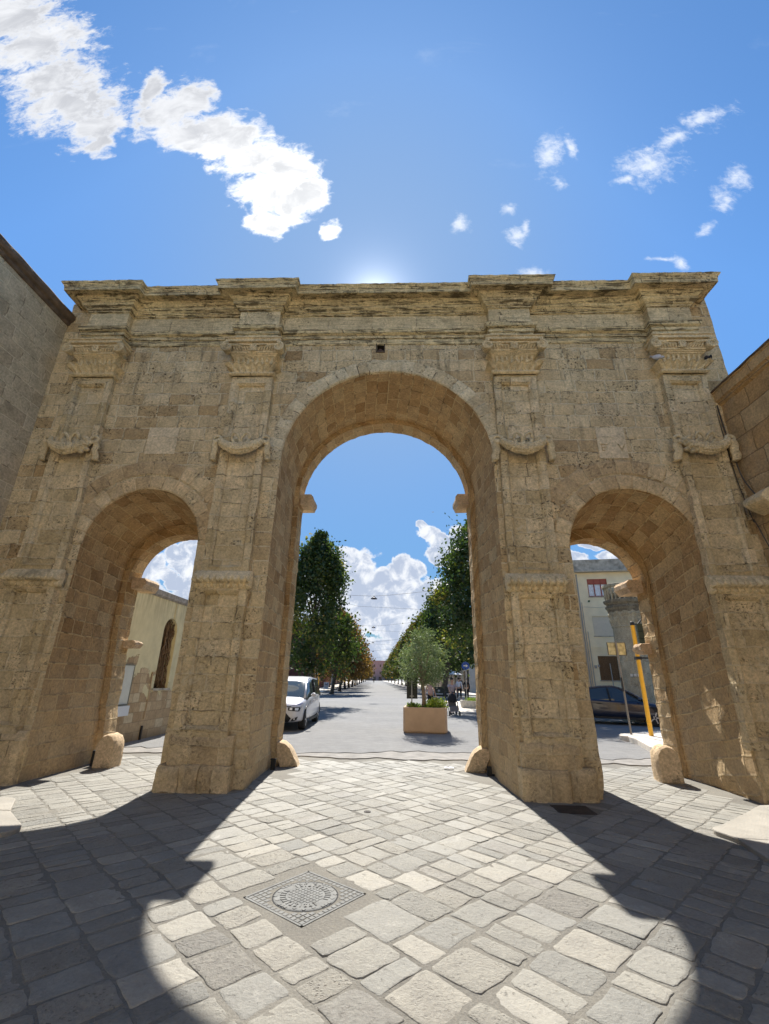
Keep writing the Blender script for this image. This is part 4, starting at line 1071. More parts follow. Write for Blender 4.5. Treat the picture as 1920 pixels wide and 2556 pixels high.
for i, yy in enumerate([63, 74, 86, 99, 114, 132, 155, 185, 225]):
    c_ = copy_tree(t3); c_.location = (*AV(yy, 7.1), 0); c_.rotation_euler.z = i*2.1+1; c_.scale = (1, 1, [.97, 1.03, 1, .96, 1.05, 1, 1, 1, 1][i]); c_['label'] = rf_[i]

# olive in its big square planter
PL = thing('planter', (1.24, 8.45, 0), R(-4), label='big square terracotta-coloured concrete planter standing on the asphalt', cat='planter')
PC_ = simple('planter_concrete', (.46, .325, .215), .85, var=.07, scale=5, bump=.004, bscale=70)
m = MB(); w_ = .69; ch = .06
outl = lambda s_: [(-s_+ch, -s_), (s_-ch, -s_), (s_, -s_+ch), (s_, s_-ch), (s_-ch, s_), (-s_+ch, s_), (-s_, s_-ch), (-s_, -s_+ch)]
m.grid([[(a, b_, z) for a, b_ in outl(s_)] for s_, z in ((w_-.05, .0), (w_-.05, .03), (w_-.01, .05), (w_, .09), (w_, .745), (w_-.012, .76), (w_-.075, .76), (w_-.085, .745), (w_-.085, .66))], closed=True, flip=False)
m.build('tub', PC_, PL, fixn=False)
m = MB(); m.add([(a, b_, .68) for a, b_ in outl(w_-.08)], [tuple(range(8))]); m.build('soil', simple('soil', (.05, .035, .025), .95, bump=.02, bscale=30), PL)
g = random.Random(4); cl = [(g.uniform(-.55, .6), g.uniform(-.5, .5), .73+g.uniform(0, .05), .6, .35) for _ in range(26)]+[(.30+g.uniform(-.2, .28), -.35+g.uniform(-.15, .25), .80+g.uniform(-.03, .14), .7, .75) for _ in range(26)]+[(-.55+g.uniform(-.05, .12), -.4+g.uniform(-.1, .2), .80, .5, .6) for _ in range(6)]
V, tn = leaves(cl, 2600, .06, 3, .7, .075); hb = leafobj('bedding_plants', V, tn, HERB, None)
tag(hb, label='low yellow-green bedding plants growing round the olive trunk', cat='plants', kind='stuff'); hb.location = PL.location
OL = thing('olive_tree', (1.20, 8.45, .68), 0, label='small round-headed silvery olive tree growing in the planter', cat='olive tree')
m = MB(); m.tube([(0, 0, -.02), (.0, 0, .3), (-.03, 0, .65), (-.02, 0, .95), (-.05, 0, 1.3)], [.085, .065, .055, .05, .03], 9)
for a, b_, c_ in ((.5, .1, 1.5), (-.55, .1, 1.5), (.2, -.3, 1.9), (-.3, .2, 2.0), (.6, .2, 1.1), (-.15, -.2, 2.1)): m.tube([(-.02, 0, .75), (a*.5, b_*.5, .75+(c_-.75)*.6), (a, b_, c_)], [.04, .025, .008], 6)
m.build('trunk', OBARK, OL, smooth=True); cl = []
for k in range(150):
    t = g.random(); a = g.uniform(0, 6.28); rad = .77*math.sqrt(max(0, 1-(2*(t**1.1)-.85)**2))**.8 if abs(2*(t**1.1)-.85) < 1 else .3
    q = g.uniform(.25, 1)**.5*rad; cl.append((q*math.cos(a)-.03, q*math.sin(a), .86+1.36*t+.1*math.cos(a*3), g.uniform(.6, 1.2), .35+.3*g.random()+.15*t))
for k in range(14):
    a = g.uniform(0, 6.28); cl.append((.35*math.cos(a), .35*math.sin(a), 2.35+g.uniform(-.1, .15), .6, .5))
V, tn = leaves(cl, 8200, .10, 9, .26, .12); leafobj('crown', V, tn, OLIVE, OL)
steel = simple('galvanised_steel', (.34, .34, .33), .55, .3, var=.15); dpan = simple('dark_panel', (.022, .027, .024), .6)
NP = thing('road_sign', (.80, 8.55, 0), 0, label='dark notice panel on a steel post seen from behind, left of the olive', cat='road sign')
m = MB(); m.tube([(0, 0, .66), (0, 0, 1.56)], .022, 8); m.build('post', steel, NP)
m = MB(); m.box(-.17, .19, .04, .07, .98, 1.64); m.build('panel', dpan, NP)
for z_ in (1.50, 1.05): m = MB(); m.box(-.07, .07, -.025, .04, z_, z_+.025); m.build('clamp', steel, NP)

# ================================================================== STREET FURNITURE
blue = simple('sign_blue', (.02, .08, .40), .4, var=.03); white = simple('sign_white', (.75, .75, .75), .5, var=.03); red = simple('sign_red', (.50, .02, .02), .4, var=.03)
SG = thing('direction_sign', (4.40, 21.2, 0), R(3), label='round blue sign with a white arrow pointing right on a thin pole', cat='road sign')
m = MB(); m.tube([(0, .03, .3), (0, .03, 2.62)], .026, 8); m.build('pole', steel, SG)
Mx = Matrix.Rotation(R(90), 4, 'X')
m = MB(); m.lathe((0, 0, 0), [(.235, -.01), (.24, 0), (.235, .01)], 28); m.move(Matrix.Translation((0, -.02, 2.40)) @ Mx); disc = m.build('disc', blue, SG)
m = MB(); m.poly([(-.13, -.03), (.02, -.03), (.02, -.09), (.14, 0), (.02, .09), (.02, .03), (-.13, .03)], -.036, -.030); m.move(Matrix.Translation((0, 0, 2.40))); m.build('arrow', white, disc)
RP = thing('stone_planter', (4.95, 21.6, 0), 0, label='low octagonal stone planter at the foot of the blue arrow sign', cat='planter')
m = MB(); oc = [(.95*math.cos(R(22.5+45*k)), .95*math.sin(R(22.5+45*k))) for k in range(8)]
m.grid([[(a*s_, b_*s_, z) for a, b_ in oc] for s_, z in ((.92, 0), (.97, .2), (1, .42), (.99, .46), (.86, .46), (.84, .38))], closed=True); m.rough(.01, 5); m.build('basin', simple('pale_kerb_stone', (.55, .50, .42), .85, var=.2, bump=.01), RP)
V, tn = leaves([(g.uniform(-.6, .6), g.uniform(-.6, .6), .44, .8, .6) for _ in range(30)], 900, .09, 5, .6, .1); leafobj('plants', V, tn, HERB, RP)
# left side: no-entry sign, A-board, traffic light and thin post by the kerb
NE = thing('no_entry_sign', (-9.6, 50, 0), 0, label='round red no-entry sign with a white bar beyond the junction', cat='road sign')
m = MB(); m.tube([(0, .03, 0), (0, .03, 3.0)], .03, 8); m.build('pole', steel, NE)
m = MB(); m.lathe((0, 0, 0), [(.29, -.01), (.30, 0), (.29, .01)], 24); m.move(Matrix.Translation((0, -.02, 2.55)) @ Mx); dc = m.build('disc', red, NE)
m = MB(); m.box(-.22, .22, -.04, -.034, 2.50, 2.60); m.build('bar', white, dc)
NB = thing('notice_board', (-8.15, 48, 0), 0, label='small pale notice board with dark print low beside the left kerb', cat='notice board')
m = MB(); m.box(-.28, .28, -.03, .03, .42, 1.08); bd = m.build('board', simple('board_white', (.55, .56, .58), .6, var=.1), NB)
m = MB(); m.box(-.20, .20, -.036, -.032, .72, .84); m.box(-.20, -.06, -.036, -.032, .92, .99); m.box(.04, .18, -.036, -.032, .92, .99); m.box(-.2, .2, -.036, -.032, .54, .60); m.build('print', simple('print_navy', (.03, .035, .09), .6), bd)
for x_ in (-.26, .22): m = MB(); m.box(x_, x_+.04, -.02, .02, 0, .42); m.build('leg', steel, NB)
LP = thing('lamp_post', (-7.2, 46, 0), 0, label='tall thin grey post with a white box beside the left notice board', cat='post')
m = MB(); m.tube([(0, 0, 0), (0, 0, 7.8)], [.10, .055], 10); m.build('pole', steel, LP)
m = MB(); m.box(-.16, .16, -.22, -.08, 3.6, 4.35); m.build('box', simple('box_white', (.62, .64, .66), .5, var=.06), LP)
TG = simple('signal_green', (.008, .022, .016), .45); yel = simple('signal_yellow', (.78, .42, .035), .45, var=.06); blk_ = simple('matt_black', (.015, .015, .016), .6)
def signal(root, m4, n=3):
    m = MB()
    for k in range(n):
        z = -k*.235; m.box(-.14, .14, -.10, .10, z-.215, z)
        m.tube([(.0, -.09, z-.11), (0, -.25, z-.10)], [.105, .11], 14, cap=False)
    m.move(m4); return m.build('signal_head', TG, root)
TL = thing('traffic_light', (7.72, 7.05, 0), R(-3), label='yellow traffic light post with a dark green signal head on the kerb island', cat='traffic light')
m = MB(); m.tube([(0, 0, .0), (0, 0, 3.30)], .062, 14); m.build('pole', yel, TL)
m = MB(); m.tube([(0, 0, 3.30), (0, 0, 3.40), (.0, 0, 3.42)], [.066, .055, .02], 12); m.box(0, .30, -.02, .02, 3.325, 3.355); m.tube([(.16, -.03, 3.34), (.26, -.06, 3.46)], [.03, .02], 6)
m.build('top_bracket', blk_, TL)
m = MB(); m.box(-.085, .085, -.075, .075, 2.27, 2.36); m.box(.06, .32, -.03, .03, 2.30, 2.345); m.build('lower_bracket', blk_, TL)
signal(TL, Matrix.Translation((.225, .0, 3.34)) @ Matrix.Rotation(R(75), 4, 'Z'), 3)
TL2 = thing('traffic_light', (-8.9, 47, 0), 0, label='slim yellow traffic light post beyond the white car', cat='traffic light')
m = MB(); m.tube([(0, 0, 0), (0, 0, 3.3)], .06, 10); m.build('pole', yel, TL2); signal(TL2, Matrix.Translation((.2, 0, 3.3)) @ Matrix.Rotation(R(40), 4, 'Z'))
PS = thing('road_sign', (7.30, 7.38, 0), R(2), label='weathered rectangular sign panel seen from behind on a grey pole', cat='road sign')
m = MB(); m.tube([(0, 0, 0), (-.03, 0, 2.82)], .028, 10); m.build('pole', simple('dull_pole', (.19, .175, .155), .6), PS)
m = MB(); m.box(-.30, .27, .035, .05, 2.42, 2.79); pn = m.build('panel', simple('tarnished_back', (.48, .42, .24), .6, var=.5, scale=7), PS)
m = MB(); m.box(-.305, -.29, .03, .055, 2.415, 2.795); m.box(.265, .28, .03, .055, 2.415, 2.795); m.box(-.3, .275, .03, .055, 2.79, 2.80); m.box(-.3, .275, .03, .055, 2.41, 2.42); m.box(-.05, .0, .02, .04, 2.40, 2.74); m.build('rim', blk_, pn)
m = MB(); m.box(-.06, -.03, -.05, .0, 1.35, 1.75); m.build('cable_box', blk_, PS)
# kerb island
KS = simple('kerb_stone', (.60, .54, .46), .85, var=.12, bump=.006, bscale=35)
isl = arc(7.35, 7.1, .50, 100, 215, 10)+[(6.85, 6.1), (6.50, 4.8), (6.30, 3.7), (6.25, 3.2), (9.5, 3.0), (11, 9.2), (8.5, 8.6)]
mb = MB(); rows = [[(a, b_, z) for a, b_ in isl] for z in (-.01, .15)]; rows.append([(lerp(a, 8, .012), lerp(b_, 6, .012), .165) for a, b_ in isl]); mb.grid(rows, closed=True); mb.add(rows[-1], [tuple(range(len(isl)))])
mb.build('kerb_island', KS, None, kind='structure', fixn=True)
# pavements of the avenue
for x0, x1 in ((-16, -5.6), (5.6, 16)):
    mb = MB(); q = [AV(44, x0), AV(44, x1), AV(330, x1), AV(330, x0)]
    mb.add([(a, b_, z) for z in (-.02, .13) for a, b_ in q], [(4, 5, 6, 7), (0, 1, 5, 4), (1, 2, 6, 5), (3, 0, 4, 7)]); mb.build('pavement', KS, None, kind='structure')
mb = MB(); q = [(3.2, 17.2), (20, 18.6), (20, 30), (3.9, 30)]; mb.add([(a, b_, z) for z in (-.02, .05) for a, b_ in q], [(4, 5, 6, 7), (0, 1, 5, 4), (3, 0, 4, 7)]); mb.build('pavement', KS, None, kind='structure')
# hanging lamps over the avenue
lamps = [(32, 8.3, -1.9), (59, 8.6, -3.4), (86, 8.4, -5.0), (121, 8.6, -6.9), (166, 8.6, -9.3), (220, 9.4, -12)]
for i, (yy, z, x) in enumerate(lamps):
    t = thing('hanging_lamp', (x, yy, z), 0, label='%s lamp from the gate hanging on a wire over the avenue' % ('first and largest', 'second', 'third', 'fourth', 'fifth', 'sixth')[i], cat='street lamp', group='lamps hung over the middle of the avenue')
    m = MB(); m.lathe((0, 0, 0), [(.30, -.12), (.29, -.09), (.20, .0), (.08, .05), (.05, .13)], 16); m.build('shade', simple('lamp_dark', (.05, .05, .055), .5) if i == 0 else MAT['lamp_dark'], t)
    m = MB(); L_, R_ = -8.6, 9.0
    pts = [(L_*(1-q/10), 0, .14+.75*(1-q/10)**1.6*.6) for q in range(11)]+[(R_*(q/10), 0, .14+.75*(q/10)**1.3*1.5) for q in range(1, 11)]
    m.tube(pts, .014 if i < 2 else .02, 5); m.build('wire', MAT['lamp_dark'], t)
    if i < 3:
        w2 = MB(); w2.tube([(-8, 6, 1.6-.4*i), (-2, 6.5, .2), (8, 7, -.1)], .012, 5); w2.build('stay_wire', MAT['lamp_dark'], t)
# ================================================================== BUILDINGS BEYOND
CREAM = simple('cream_plaster', (.86, .74, .50), .9, var=.10, scale=1.5, bump=.004)
CONC = simple('stained_concrete', (.42, .38, .31), .9, var=.5, scale=3); GLS = simple('dark_glass', (.02, .025, .03), .1, spec=.8)
SHUT = simple('roller_shutter', (.70, .63, .50), .7, var=.05); BROWN = simple('brown_shutter', (.16, .085, .035), .7, var=.1); RED = simple('red_frame', (.30, .07, .045), .6, var=.1); NET = simple('net_curtain', (.75, .78, .82), .8, var=.2, scale=14)
PIPE = simple('grey_pipe', (.42, .40, .36), .6)
# left: yellow building seen through the left side arch
YB = thing('yellow_building', label='low yellow plastered building with an arched window seen through the left arch', cat='building')
m_, t, b = mat('yellow_plaster', None, .92, 0, .2); o = t.coord(); uv = t.coord('UV')
zz = t.xyz(o)[2]; yy_ = t.xyz(o)[1]
r, rc, dd = blocks(t, uv, .36, .23, .01); nn = t.noise(o, 2.2, 5, .6); n3 = t.noise(o, 12, 5, .7)
pl = t.v('SCALE', (.66, .575, .345), sc_=t.lin(t.noise(o, 3, 5), .3, .7, .88, 1.08))
strk = t.noise(t.v('MULTIPLY', o, (1, 9, .8)), 1.3, 4); pl = t.mix(t.m('MULTIPLY', t.m('MULTIPLY', t.ss(strk, .42, .62), t.ss(zz, 2.4, 3.7)), .45), pl, (.33, .27, .16))
st = t.ramp(r, [(0, (.36, .25, .14)), (.6, (.46, .34, .20)), (1, (.52, .42, .27))]); st = t.v('SCALE', st, sc_=t.lin(n3, .3, .7, .8, 1.2)); st = t.mix(t.m('MULTIPLY', t.ss(dd, .012, .004), .6), st, (.20, .15, .09))
bare = t.ss(t.m('SUBTRACT', t.m('ADD', zz, t.m('MULTIPLY', t.m('SUBTRACT', nn, .5), 3.2)), t.m('MULTIPLY', t.ss(yy_, 5.2, 4.2), .55)), 1.22, 1.16)
c_ = t.mix(bare, pl, st); c_ = t.mix(t.m('MULTIPLY', t.ss(zz, .35, .0), .6), c_, (.20, .14, .08))
t.set(b.inputs['Base Color'], c_); t.set(b.inputs['Normal'], t.bump(t.m('ADD', n3, t.m('MULTIPLY', bare, -1.2)), .01)); YP = m_
YX = -6.3; m = MB(); aw = (5.20, 5.98, 1.24, 2.76)
def ycol(ys_, zb, zt=3.62, z0=0):
    for k in range(len(ys_)-1):
        for (b0, b1, t0, t1) in ((zb[k], zb[k+1], zt, zt),):
            m.add([(YX, ys_[k], b0), (YX, ys_[k+1], b1), (YX, ys_[k+1], t1), (YX, ys_[k], t0)], [(0, 1, 2, 3)])
ycol([2.32, aw[0]], [0, 0]); ycol([aw[1], 9.0], [0, 0])
m.add([(YX, aw[0], 0), (YX, aw[1], 0), (YX, aw[1], aw[2]), (YX, aw[0], aw[2])], [(0, 1, 2, 3)])
n = 16; ya = [(aw[0]+aw[1])/2-(aw[1]-aw[0])/2*math.cos(math.pi*i/n) for i in range(n+1)]; za = [aw[3]+(aw[1]-aw[0])/2*math.sin(math.pi*i/n) for i in range(n+1)]; ycol(ya, za)
out = [(aw[0], aw[2])]+list(zip(ya, za))+[(aw[1], aw[2])]
m.grid([[(YX, a, b_) for a, b_ in out], [(YX-.30, a, b_) for a, b_ in out]], closed=True)
m.box(-12, YX-.31, 2.32, 9.0, 0, 3.6); m.box(YX-.3, YX, 8.99, 9.0, 0, 3.6); m.build('wall', YP, YB, fixn=True)
m = MB(); m.box(-12, YX+.03, 2.30, 9.05, 3.62, 3.66); m.box(-12, YX+.06, 2.30, 9.05, 3.66, 3.80); m.rough(.008, 4); m.build('coping', simple('grey_coping', (.30, .27, .23), .9, var=.35, bump=.01), YB)
m = MB(); m.box(YX-.02, YX+.05, aw[0]-.08, aw[1]+.08, aw[2]-.055, aw[2]); m.build('window_sill', CONC, YB)
m = MB(); m.box(YX-.01, YX+.018, 5.66, 5.84, 3.17, 3.60); m.build('key_block', YP, YB)
m = MB()
for i in range(46):
    a = g.uniform(aw[0]-.02, aw[1]+.02); p = []
    for q in range(9):
        t_ = q/8; a += g.uniform(-.05, .05); a = max(aw[0]+.01, min(aw[1]-.01, a)); ztop = aw[3]+math.sqrt(max(0, .39**2-(a-5.59)**2))-.02
        p.append((YX-.04-.2*g.random(), a, lerp(aw[2], ztop, t_)))
    m.tube(p, g.uniform(.006, .016), 5)
vn = m.build('dry_vine', simple('dry_vine', (.17, .105, .055), .9, var=.4), None, smooth=True, label='tangle of dry brown stems filling the arched window of the yellow building', cat='dry vine')
m = MB(); m.box(YX-.305, YX-.29, aw[0], aw[1], aw[2], 3.15); m.build('window', simple('dark_inside', (.05, .03, .02), .8), YB)
# electric cabinet and its lower box
EC = thing('meter_cabinet', (YX, 3.72, 0), 0, label='narrow pale grey meter cabinet fixed low on the yellow building', cat='cabinet')
lg = simple('cabinet_grey', (.55, .56, .50), .6, var=.05); m = MB(); m.box(0, .06, -.26, .28, .92, 1.80); m.build('upper_box', lg, EC)
m = MB(); m.box(.062, .07, .26, .285, .92, 1.80); m.box(.0, .075, -.27, .29, 1.795, 1.82); m.build('edge_strip', simple('cabinet_edge', (.16, .16, .13), .7), EC)
m = MB(); m.box(0, .14, -.26, .26, .66, .88); m.build('lower_box', simple('cabinet_pale', (.58, .61, .64), .5, var=.04), EC)
m = MB(); m.box(0, .09, -.24, .24, .88, .92); m.build('joint_band', MAT['cabinet_edge'], EC)
m = MB(); m.tube([(YX+.03, 4.93, 0), (YX+.03, 4.93, .35)], .03, 8); o = m.build('drain_pipe', blk_, None, label='short black drain pipe at the foot of the yellow wall', cat='pipe')
m = MB(); m.tube([(YX+.025, 4.96, .5), (YX+.03, 5.0, 1.1), (YX+.025, 4.98, 1.62)], .014, 6); m.ball((YX+.03, 4.98, 1.64), .03, 8, 6); m.build('conduit', simple('rusty_pipe', (.40, .30, .19), .8), None, label='thin vertical conduit on the yellow wall below the window level', cat='pipe')

# right: cream apartment block seen through the right side arch
AB = thing('apartment_block', (10.1, 18.15, 0), R(-10), label='cream three-storey apartment block with shuttered windows seen through the right arch', cat='building')
def wallwin(m, x0, x1, z0, z1, wins, y=0, depth=.12):
    xs_ = sorted({x0, x1, *[q for w_ in wins for q in w_[:2]]}); zs_ = sorted({z0, z1, *[q for w_ in wins for q in w_[2:4]]})
    for a, b_ in zip(xs_, xs_[1:]):
        for c, d_ in zip(zs_, zs_[1:]):
            if any(w_[0] <= a and b_ <= w_[1] and w_[2] <= c and d_ <= w_[3] for w_ in wins): continue
            m.add([(a, y, c), (b_, y, c), (b_, y, d_), (a, y, d_)], [(0, 1, 2, 3)])
    for w_ in wins:
        a, b_, c, d_ = w_[:4]; m.add([(a, y, c), (b_, y, c), (b_, y, d_), (a, y, d_), (a, y+depth, c), (b_, y+depth, c), (b_, y+depth, d_), (a, y+depth, d_)], [(0, 4, 5, 1), (1, 5, 6, 2), (2, 6, 7, 3), (3, 7, 4, 0)])
W1, W2, W3 = (.98, 2.03, 6.12, 7.12), (.98, 2.03, 3.98, 5.02), (.98, 2.03, 1.70, 2.93)
wins = [W1, W2, W3]+[(a+3.0, b_+3.0, c, d_) for a, b_, c, d_ in (W1, W2, W3)]
m = MB(); wallwin(m, 0, 7, 0, 7.55, wins); m.box(0, .01, .0, 8, 0, 7.55); m.box(.02, 7, .14, 8, 0, 7.5); m.build('wall', CREAM, AB)
m = MB(); m.box(-.03, 7, -.03, 8, 7.56, 8.25); m.build('parapet', CONC, AB)
m = MB(); m.box(.38, 7, -.35, .0, 7.48, 7.555); m.build('eaves', simple('eaves_board', (.50, .44, .34), .8, var=.2), AB)
for z in (3.35, 3.18): 
    m = MB(); m.box(.38, 7, -.035, .0, z, z+.035); m.build('string_course', CREAM, AB)
m = MB(); m.box(.0, .32, -.07, 0, 0, 7.5); m.build('corner_pilaster', CONC, AB)
for i, (a, b_, c, d_) in enumerate(wins):
    if c > 6:
        m = MB()
        for q in (a, a+.33, a+.68, b_-.05): m.box(q, q+.05, .05, .09, c, d_)
        m.box(a, b_, .05, .09, c, c+.05); m.box(a, b_, .05, .09, d_-.30, d_-.26); wf = m.build('window', RED, AB, label='red-framed window with a half-lowered red blind')
        m = MB(); m.box(a+.05, b_-.05, .055, .075, d_-.26, d_); m.build('blind', simple('red_blind', (.36, .10, .065), .7) if i == 0 else MAT['red_blind'], wf)
        m = MB(); m.box(a+.05, b_-.05, .10, .11, c+.05, d_-.3); m.build('pane', NET, wf)
    else:
        m = MB(); nsl = 24
        for q in range(nsl): z = lerp(c, d_, q/nsl); m.box(a, b_, .06+.008*(q % 2), .09, z, z+(d_-c)/nsl-.004)
        m.build('shutter', SHUT if c > 3 else BROWN, AB)
    m = MB(); m.box(a-.04, b_+.04, -.04, .02, c-.05, c-.002); m.build('window_sill', CONC, AB)
for k, x in enumerate((.44, .54, .66)):
    m = MB(); m.tube([(x, -.05, 0), (x, -.05, 7.4-k*1.6)], .02 if k else .035, 8); m.build('downpipe', PIPE, AB)
m = MB(); m.tube([(.3, -.06, 5.55), (1.5, -.05, 5.50), (2.6, -.06, 5.62)], .008, 5); m.build('wall_cable', PIPE, AB)
m = MB(); m.tube([(1.55, -.1, .2), (1.52, -.1, 2.55)], .022, 6); m.build('vent_pipe', PIPE, AB)
m = MB(); m.box(.74, .86, -.07, -.01, 2.3, 2.45); m.box(.92, 1.02, -.05, -.01, 2.36, 2.48); m.build('meter', steel, AB)
# weathered corner column with capital, cornice and balustrade; green door beside it
CC = thing('corner_column', (11.08, 14.2, 0), R(-14), label='weathered stone corner column with a dark capital and balustraded cornice', cat='column')
m = MB(); m.lathe((0, 0, 0), [(1.30, 0), (1.30, .35), (1.16, .42), (1.12, .5), (1.08, 4.05)], 40, cap=False); m.rough(.02, 2); m.build('shaft', CHU, CC, smooth=True)
DRK = stone('sooty_carving', .6, .5, tones=[(0, (.12, .10, .08)), (1, (.24, .205, .16))], pit=.5, grime=.8, pale=.1, mort=.2)
m = MB(); rows = []
for rr, z in ((1.09, 4.0), (1.14, 4.03), (1.12, 4.08), (1.12, 4.2), (1.20, 4.36), (1.14, 4.38), (1.16, 4.5), (1.27, 4.62), (1.2, 4.64), (1.2, 4.72)):
    rows.append([((rr+.045*(math.sin(26*a) > 0)*(z > 4.1))*math.cos(a), (rr+.045*(math.sin(26*a) > 0)*(z > 4.1))*math.sin(a), z+.03*math.sin(13*a)*(z > 4.1)) for a in [2*math.pi*k/104 for k in range(104)]])
m.grid(rows, closed=True); m.rough(.02, 6); m.build('capital', CHU, CC)
m = MB(); m.lathe((0, 0, 0), [(1.18, 4.68), (1.28, 4.74), (1.30, 4.82), (1.42, 4.90), (1.42, 4.97), (1.30, 5.0), (1.30, 5.06), (1.46, 5.13), (1.50, 5.20), (1.50, 5.26), (1.25, 5.30)], 8); m.rough(.02, 4); m.build('cornice', DRK, CC)
m = MB()
for k in range(26):
    a = 2*math.pi*k/26; m.lathe((1.28*math.cos(a), 1.28*math.sin(a), 5.28), [(.07, 0), (.045, .06), (.085, .22), (.05, .38), (.06, .5), (.07, .58)], 8)
m.lathe((0, 0, 0), [(1.38, 5.86), (1.42, 5.9), (1.42, 6.0), (1.25, 6.03), (1.2, 5.86)], 40, cap=False)
m.build('balustrade', CHU, CC)
m = MB(); m.lathe((0, 0, 0), [(1.0, 5.28), (1.0, 5.6)], 24); m.build('core', DRK, CC)
m = MB(); 
for k in range(3): m.box(-.62+.24*k, -.44+.24*k, -1.17, -1.12, 1.86, 1.97)
m.build('vent', simple('vent_pale', (.6, .57, .5), .7), CC)
CC.scale = (.60, .60, 1)
GD = thing('green_door', (11.80, 14.0, 0), R(-14), label='tall green slatted door beside the corner column', cat='door')
gd = simple('door_green', (.10, .19, .10), .6, var=.12); m = MB(); m.box(0, .95, 0, .06, 0, 3.4); lf_ = m.build('leaf', gd, GD)
m = MB()
for k in range(30): m.box(.10, .85, -.012, .0, .15+.1*k, .20+.1*k)
m.build('slats', gd, lf_)
m = MB(); m.box(-.12, -.01, -.05, .1, 0, 3.5); m.build('frame', blk_, GD)

# avenue buildings, right and left, and the pink one closing the view
def block(name, x, y, rz, L, H, D_, nb, nst, wallm, trim, label, plinth=3.6, bare=0):
    B = thing(name, (x, y, 0), rz, label=label, cat='building'); m = MB(); wins = []
    bw = L/nb
    for i in range(nb):
        c = bw*(i+.5)
        wins.append((c-bw*.27, c+bw*.27, .05, plinth-.9))
        for s_ in range(1, nst): z = plinth+(s_-1)*(H-plinth)/(nst-1); wins.append((c-.5, c+.5, z+.9, z+.9+1.7))
    wallwin(m, 0, L, 0, H, wins, 0, .25); m.box(0, L, .27, D_, 0, H-.02); m.box(0, .02, 0, D_, 0, H); m.build('wall', wallm, B)
    m = MB(); m.box(-.25, L+.25, -.35, D_, H, H+.35); m.build('cornice', trim, B)
    m = MB(); m.box(-.1, L+.1, -.14, 0, plinth-.25, plinth); m.build('string_course', trim, B)
    for i in range(nb+1):
        m = MB(); x_ = min(max(bw*i, .2), L-.2); m.box(x_-.2, x_+.2, -.12, 0, 0, plinth-.26); m.build('pilaster', trim, B)
    for i, (a, b_, c, d_) in enumerate(wins):
        m = MB(); m.box(a, b_, .2, .24, c, d_); m.build('shopfront' if c < 1 else 'window', GLS if c < 1 else BROWN, B)
    return B
WH = simple('offwhite_stone', (.52, .48, .43), .85, var=.12, scale=2); PK = simple('reddish_plaster', (.26, .10, .075), .9, var=.15, scale=2); TR = simple('trim_stone', (.48, .44, .38), .85, var=.1)
PNK = simple('pink_brick', (.58, .30, .25), .9, var=.1, scale=1)
x_, y_ = AV(48, 12.6)
rb_ = block('right_avenue_building', *AV(120, 12.0), R(-90+3.05), 66, 9.5, 10, 18, 2, WH, TR, 'pale arcaded building with white pilasters along the right of the avenue')
lb_ = block('left_avenue_building', *AV(64, -9.0), R(90+3.05), 66, 9.5, 10, 18, 2, PK, TR, 'reddish building behind the trees on the left of the avenue')
lb2 = block('left_corner_building', -26, 66, 0, 14, 9, 10, 5, 2, PK, TR, 'reddish corner building with pale pilasters facing the junction on the left')
pb = block('pink_building', -24.5, 338, 0, 22, 13.5, 12, 5, 3, PNK, PNK, 'distant pink building closing the end of the avenue')
ho = block('bounce_house_row', 15, -19.5, R(180), 34, 9.8, 10, 9, 3, simple('bounce_plaster', (.78, .68, .50), .9, var=.06, scale=1), TR, 'unseen pale house row behind the viewer, added to bounce sunlight onto the gate')  # assumed row out of view, added as a warm reflector for the shaded front
# dark cafe barriers, small white parasol
for k, (x_, lab_) in enumerate(((4.05, 'left of the two dark cafe barrier panels behind the walkers'), (5.1, 'right of the two dark cafe barrier panels behind the walkers'))):
    bt = thing('barrier', (x_, 37, 0), 0, label=lab_, cat='barrier', group='dark cafe barriers')
    m = MB(); m.box(-.48, .48, -.02, .02, .12, .95); pn = m.build('panel', dpan, bt); m = MB(); m.box(-.36, .36, -.03, -.022, .30, .40); m.box(-.1, .1, -.03, -.022, .55, .70); m.build('stripe', simple('stripe_grey', (.4, .4, .4), .7) if k == 0 else MAT['stripe_grey'], pn)
    m = MB(); m.box(-.5, -.44, -.15, .15, 0, .12); m.box(.44, .5, -.15, .15, 0, .12); m.build('feet', blk_, bt)
UM = thing('parasol', (6.3, 46, 0), 0, label='small white parasol beside the pale pilasters on the right', cat='parasol')
m = MB(); m.lathe((0, 0, 0), [(1.15, 2.15), (.02, 2.65)], 8, cap=False); m.build('canopy', white, UM); m = MB(); m.tube([(0, 0, 0), (0, 0, 2.6)], .03, 6); m.build('pole', steel, UM)

